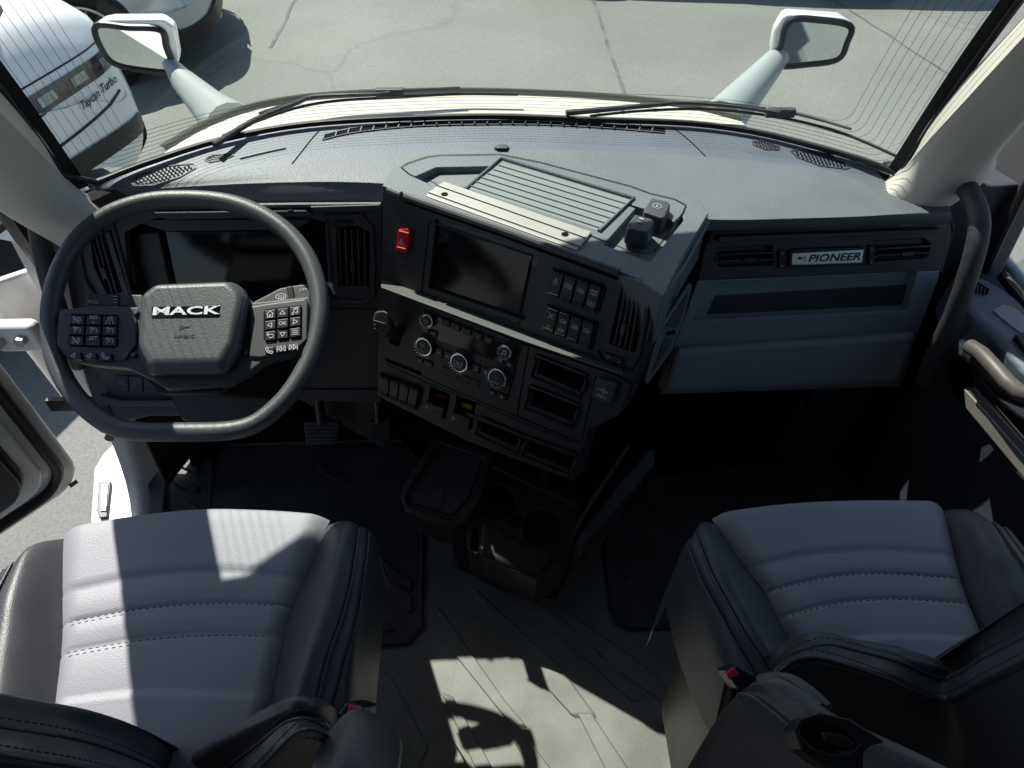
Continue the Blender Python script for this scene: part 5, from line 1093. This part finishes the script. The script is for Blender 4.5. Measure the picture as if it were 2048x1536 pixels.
# raised ribs of the aisle floor
ar_ = []
for q in ([(860, 1200), (880, 1215), (1010, 1400), (1060, 1460), (1030, 1462), (900, 1300)], [(935, 1170), (950, 1175), (1120, 1330), (1200, 1440), (1150, 1440), (1060, 1340)], [(1010, 1160), (1028, 1165), (1200, 1300), (1300, 1400), (1270, 1410), (1150, 1300)], [(880, 1380), (905, 1390), (1000, 1560), (960, 1560)], [(1090, 1200), (1105, 1200), (1290, 1330), (1380, 1420), (1360, 1430), (1200, 1320)], [(760, 1340), (780, 1345), (860, 1500), (840, 1540)], [(1000, 1430), (1030, 1440), (1150, 1600), (1090, 1600)], [(1150, 1420), (1180, 1420), (1300, 1600), (1240, 1600)]):
    pl = Pl((0, 0, 0), (0, 0, 1)); frustum('floor_rib', [pl.at(x, y, .005) for x, y in inset(q, .90)], [pl.at(x, y, -.002) for x, y in q], 'floor', fl, .003)
# ============================================================ CARS OUTSIDE
def car(name, loc, rz, paint, lab, script=None, spokes=10, sc=1):
    rt = thing(name, (0, 0, 0), lab, 'car')
    ST = [(-.006, .04, .52, .54, .56), (0.0, .50, .40, .60, .64), (.03, .72, .30, .72, .78), (.10, .86, .24, .84, .92), (.22, .93, .22, .92, 1.00), (.55, .97, .20, .95, 1.04), (1.2, .985, .19, .93, 1.02), (2.4, .98, .18, .88, .98), (3.5, .985, .18, .86, .95), (4.2, .96, .19, .80, .86), (4.65, .88, .22, .68, .72), (4.86, .72, .26, .56, .60), (4.95, .45, .32, .48, .5), (4.96, .04, .38, .44, .46)]
    rows = []
    for y, w_, z0, z1, z2 in ST:
        h = [(w_*.84, z0), (w_*.97, z0+.10*(z1-z0)/.6), (w_, z0+.28), (w_*.985, z1-.22), (w_*.95, z1-.06), (w_*.86, z1), (w_*.5, z2-.01), (0, z2)]
        rows.append([V((-a, y, b)) for a, b in h]+[V((a, y, b)) for a, b in h[::-1][1:]])
    body = loft('body', rows, paint, rt, nu=60, nv=5, ang=50)
    for s in (-1, 1):
        loft('sill_skirt', [[V((s*w_*.80, y, z0-.006)) for y, w_, z0, z1, z2 in ST[3:-3]], [V((s*(w_*.97+.006), y, z0+.07)) for y, w_, z0, z1, z2 in ST[3:-3]], [V((s*(w_+.004), y, z0+.15)) for y, w_, z0, z1, z2 in ST[3:-3]]], 'black', rt, nu=50, nv=4)
    loft('front_lip', [[V((a*w_*.99, y+.015, z0+dz)) for a, (y, w_, z0, z1, z2) in ((-1, ST[8]), (-1, ST[9]), (-1, ST[10]), (-1, ST[11]), (-1, ST[12]), (1, ST[12]), (1, ST[11]), (1, ST[10]), (1, ST[9]), (1, ST[8]))] for dz in (-.01, .07, .13)], 'black', rt, nu=50, nv=4)
    gs = []
    for y, w_, zt in [(.62, .60, 1.0), (.80, .66, 1.14), (1.05, .68, 1.26), (1.6, .68, 1.36), (2.2, .67, 1.38), (2.8, .66, 1.32), (3.3, .66, 1.14), (3.65, .62, .95)]:
        gs.append([V((-.84, y+.06, .90)), V((-.80, y, .96)), V((-w_, y, zt-.05)), V((-w_*.7, y, zt)), V((0, y, zt+.02)), V((w_*.7, y, zt)), V((w_, y, zt-.05)), V((.80, y, .96)), V((.84, y+.06, .90))])
    gh = loft('greenhouse', gs, paint, rt, nu=80, nv=12, ang=50); gh.data.materials.append(M['glassdark'])
    for f in gh.data.polygons:
        c_ = f.center
        rear = c_.y < 1.40 and abs(c_.x) < .70; side = abs(c_.x) > .70 and .99 < c_.z < 1.30 and .9 < c_.y < 3.3; fr_ = c_.y > 2.85 and abs(c_.x) < .60
        if rear or side or fr_: f.material_index = 1
    loft('rear_window', [[V((-w_, y+.05, z-.07)), V((-w_*.75, y+.01, z-.015)), V((0, y, z)), V((w_*.75, y+.01, z-.015)), V((w_, y+.05, z-.07))] for y, w_, z in ((.13, .44, 1.03), (.22, .56, 1.07), (.50, .66, 1.16), (.95, .68, 1.30), (1.5, .66, 1.40), (1.7, .60, 1.405))], 'glassdark', rt, nu=40, nv=8)
    bv_ = BVHTree.FromPolygons([v.co for v in body.data.vertices], [list(p.vertices) for p in body.data.polygons])
    def rearpt(x, z, o=.004):
        for t in range(30):
            h_ = bv_.ray_cast(V((x, -2, z)), V((0, 1, 0)))
            if h_[0] and h_[0].y < 1: return h_[0]+h_[1]*(-o if h_[1].y > 0 else o)
            x *= .97
        return V((x, 0, z))
    rws = [[rearpt(-.88+1.76*k/24, z, .006) for k in range(25)] for z in (.70, .735, .77)]
    loft('tail_lamp', rws, 'tail', rt, nu=40, nv=3, ang=60)
    for k in range(9): loft('lamp_segment', [[rearpt(x0+.015*t, z, .009) for t in range(7)] for z in (.718, .752)] if (x0 := -.82+k*.19) is not None else 0, 'lens', rt, nu=7, nv=1, curve_u=False, curve_v=False)
    tube('boot_line', [rearpt(-.84+1.68*k/20, .80, .0) for k in range(21)], .004, 'black', rt, ns=6)
    for z in (.60,): tube('bumper_line', [rearpt(-.75+1.5*k/14, z-.04*(1-(k/7-1)**2), .002) for k in range(15)], .006, 'black', rt, ns=6)
    loft('rear_bumper', [[rearpt((-.86+1.72*k/24)*(.99 if z > .4 else .93), z-.05*abs(k/12-1)**3, .008) for k in range(25)] for z in (.42, .46, .505)], 'black', rt, nu=40, nv=3, ang=60)
    for x, y in ((-.985, .95), (.985, .95), (-.985, 3.98), (.985, 3.98)):
        s = 1 if x > 0 else -1
        ring = lambda r, xx: [V((xx, y+r*math.cos(2*math.pi*k/32), .36+r*math.sin(2*math.pi*k/32))) for k in range(32)]
        prism('wheel_arch', ring(.405, x+s*.004), (-s*.2, 0, 0), 'black', rt, .0)
        wh = frustum('wheel', ring(.355, x+s*.0), ring(.365, x-s*.20), 'tyre', rt, .03, seg=3)
        wh.location = (0, 0, 0)
        tube('tyre', ring(.325, x-s*.02), .045, 'tyre', wh, closed=True, ns=10)
        tube('rim', ring(.265, x+s*.022), .014, 'rim', wh, closed=True, ns=8)
        prism('brake_disc', ring(.17, x+s*.01), (-s*.02, 0, 0), 'bronze', wh, 0)
        sp_ = []
        for k in range(spokes):
            a_ = 2*math.pi*k/spokes; d = V((0, math.cos(a_), math.sin(a_))); t = V((0, -math.sin(a_), math.cos(a_))); c_ = V((x+s*.024, y, .36))
            sp_.append(prism('sp', [c_+d*.03-t*.010, c_+d*.26-t*.007, c_+d*.26+t*.007, c_+d*.03+t*.010], (-s*.02, 0, 0), 'rim', None, .002))
        merge('spokes', sp_, wh); prism('hub_cap', ring(.045, x+s*.03), (-s*.02, 0, 0), 'rim', wh, .004)
    if script:
        a_ = rearpt(.50, .655, .003); b_ = rearpt(.72, .655, .003); c_ = rearpt(.61, .63, .003); e_ = rearpt(.61, .68, .003)
        h_ = (b_-a_).normalized(); n_ = h_.cross((e_-c_)).normalized()
        if n_.y > 0: n_ = -n_
        text('script_letters', script, (a_+b_)/2+n_*.004, Pl((0, 0, 0), n_, h_), .050, 'dprint', rt, .001, shear=.3, bold=.0)
        prism('licence_plate', [rearpt(x_, z_, .012) for x_, z_ in ((-.20, .56), (.20, .56), (.20, .45), (-.20, .45))], (0, .01, 0), 'plateg', rt, .002)
    rt.scale = (sc, sc, sc); rt.location = loc; rt.rotation_euler = (0, 0, rz)
    return rt
hd = V((-.94, .34, 0)).normalized(); rz_ = math.atan2(hd.y, hd.x)-math.pi/2
wc_ = V((-2.42, 3.15, GZ))
car('parked_car', tuple(wc_), rz_, 'white', 'white car seen from behind with dark rear window and slim tail lamp', 'Taycan Turbo', 10, 1.28)
hd2 = V((.97, .24, 0)).normalized(); rz2 = math.atan2(hd2.y, hd2.x)-math.pi/2
fr_pt = V((-2.45, 7.0, GZ)); car('parked_car', tuple(fr_pt-hd2*4.95), rz2, 'silver', 'silver grey car at the top left with its front wheel showing', None, 10)
car('parked_car', (4.9, 8.75, GZ), math.pi/2-.1, 'silver', 'unseen grey car added beyond the view to cast a shadow at the top right', None, 10)  # added out of view, standing in for people who cast this shadow
for o in list(bpy.data.objects):
    if o.name.startswith('icon') or o.name.startswith('c.'): pass
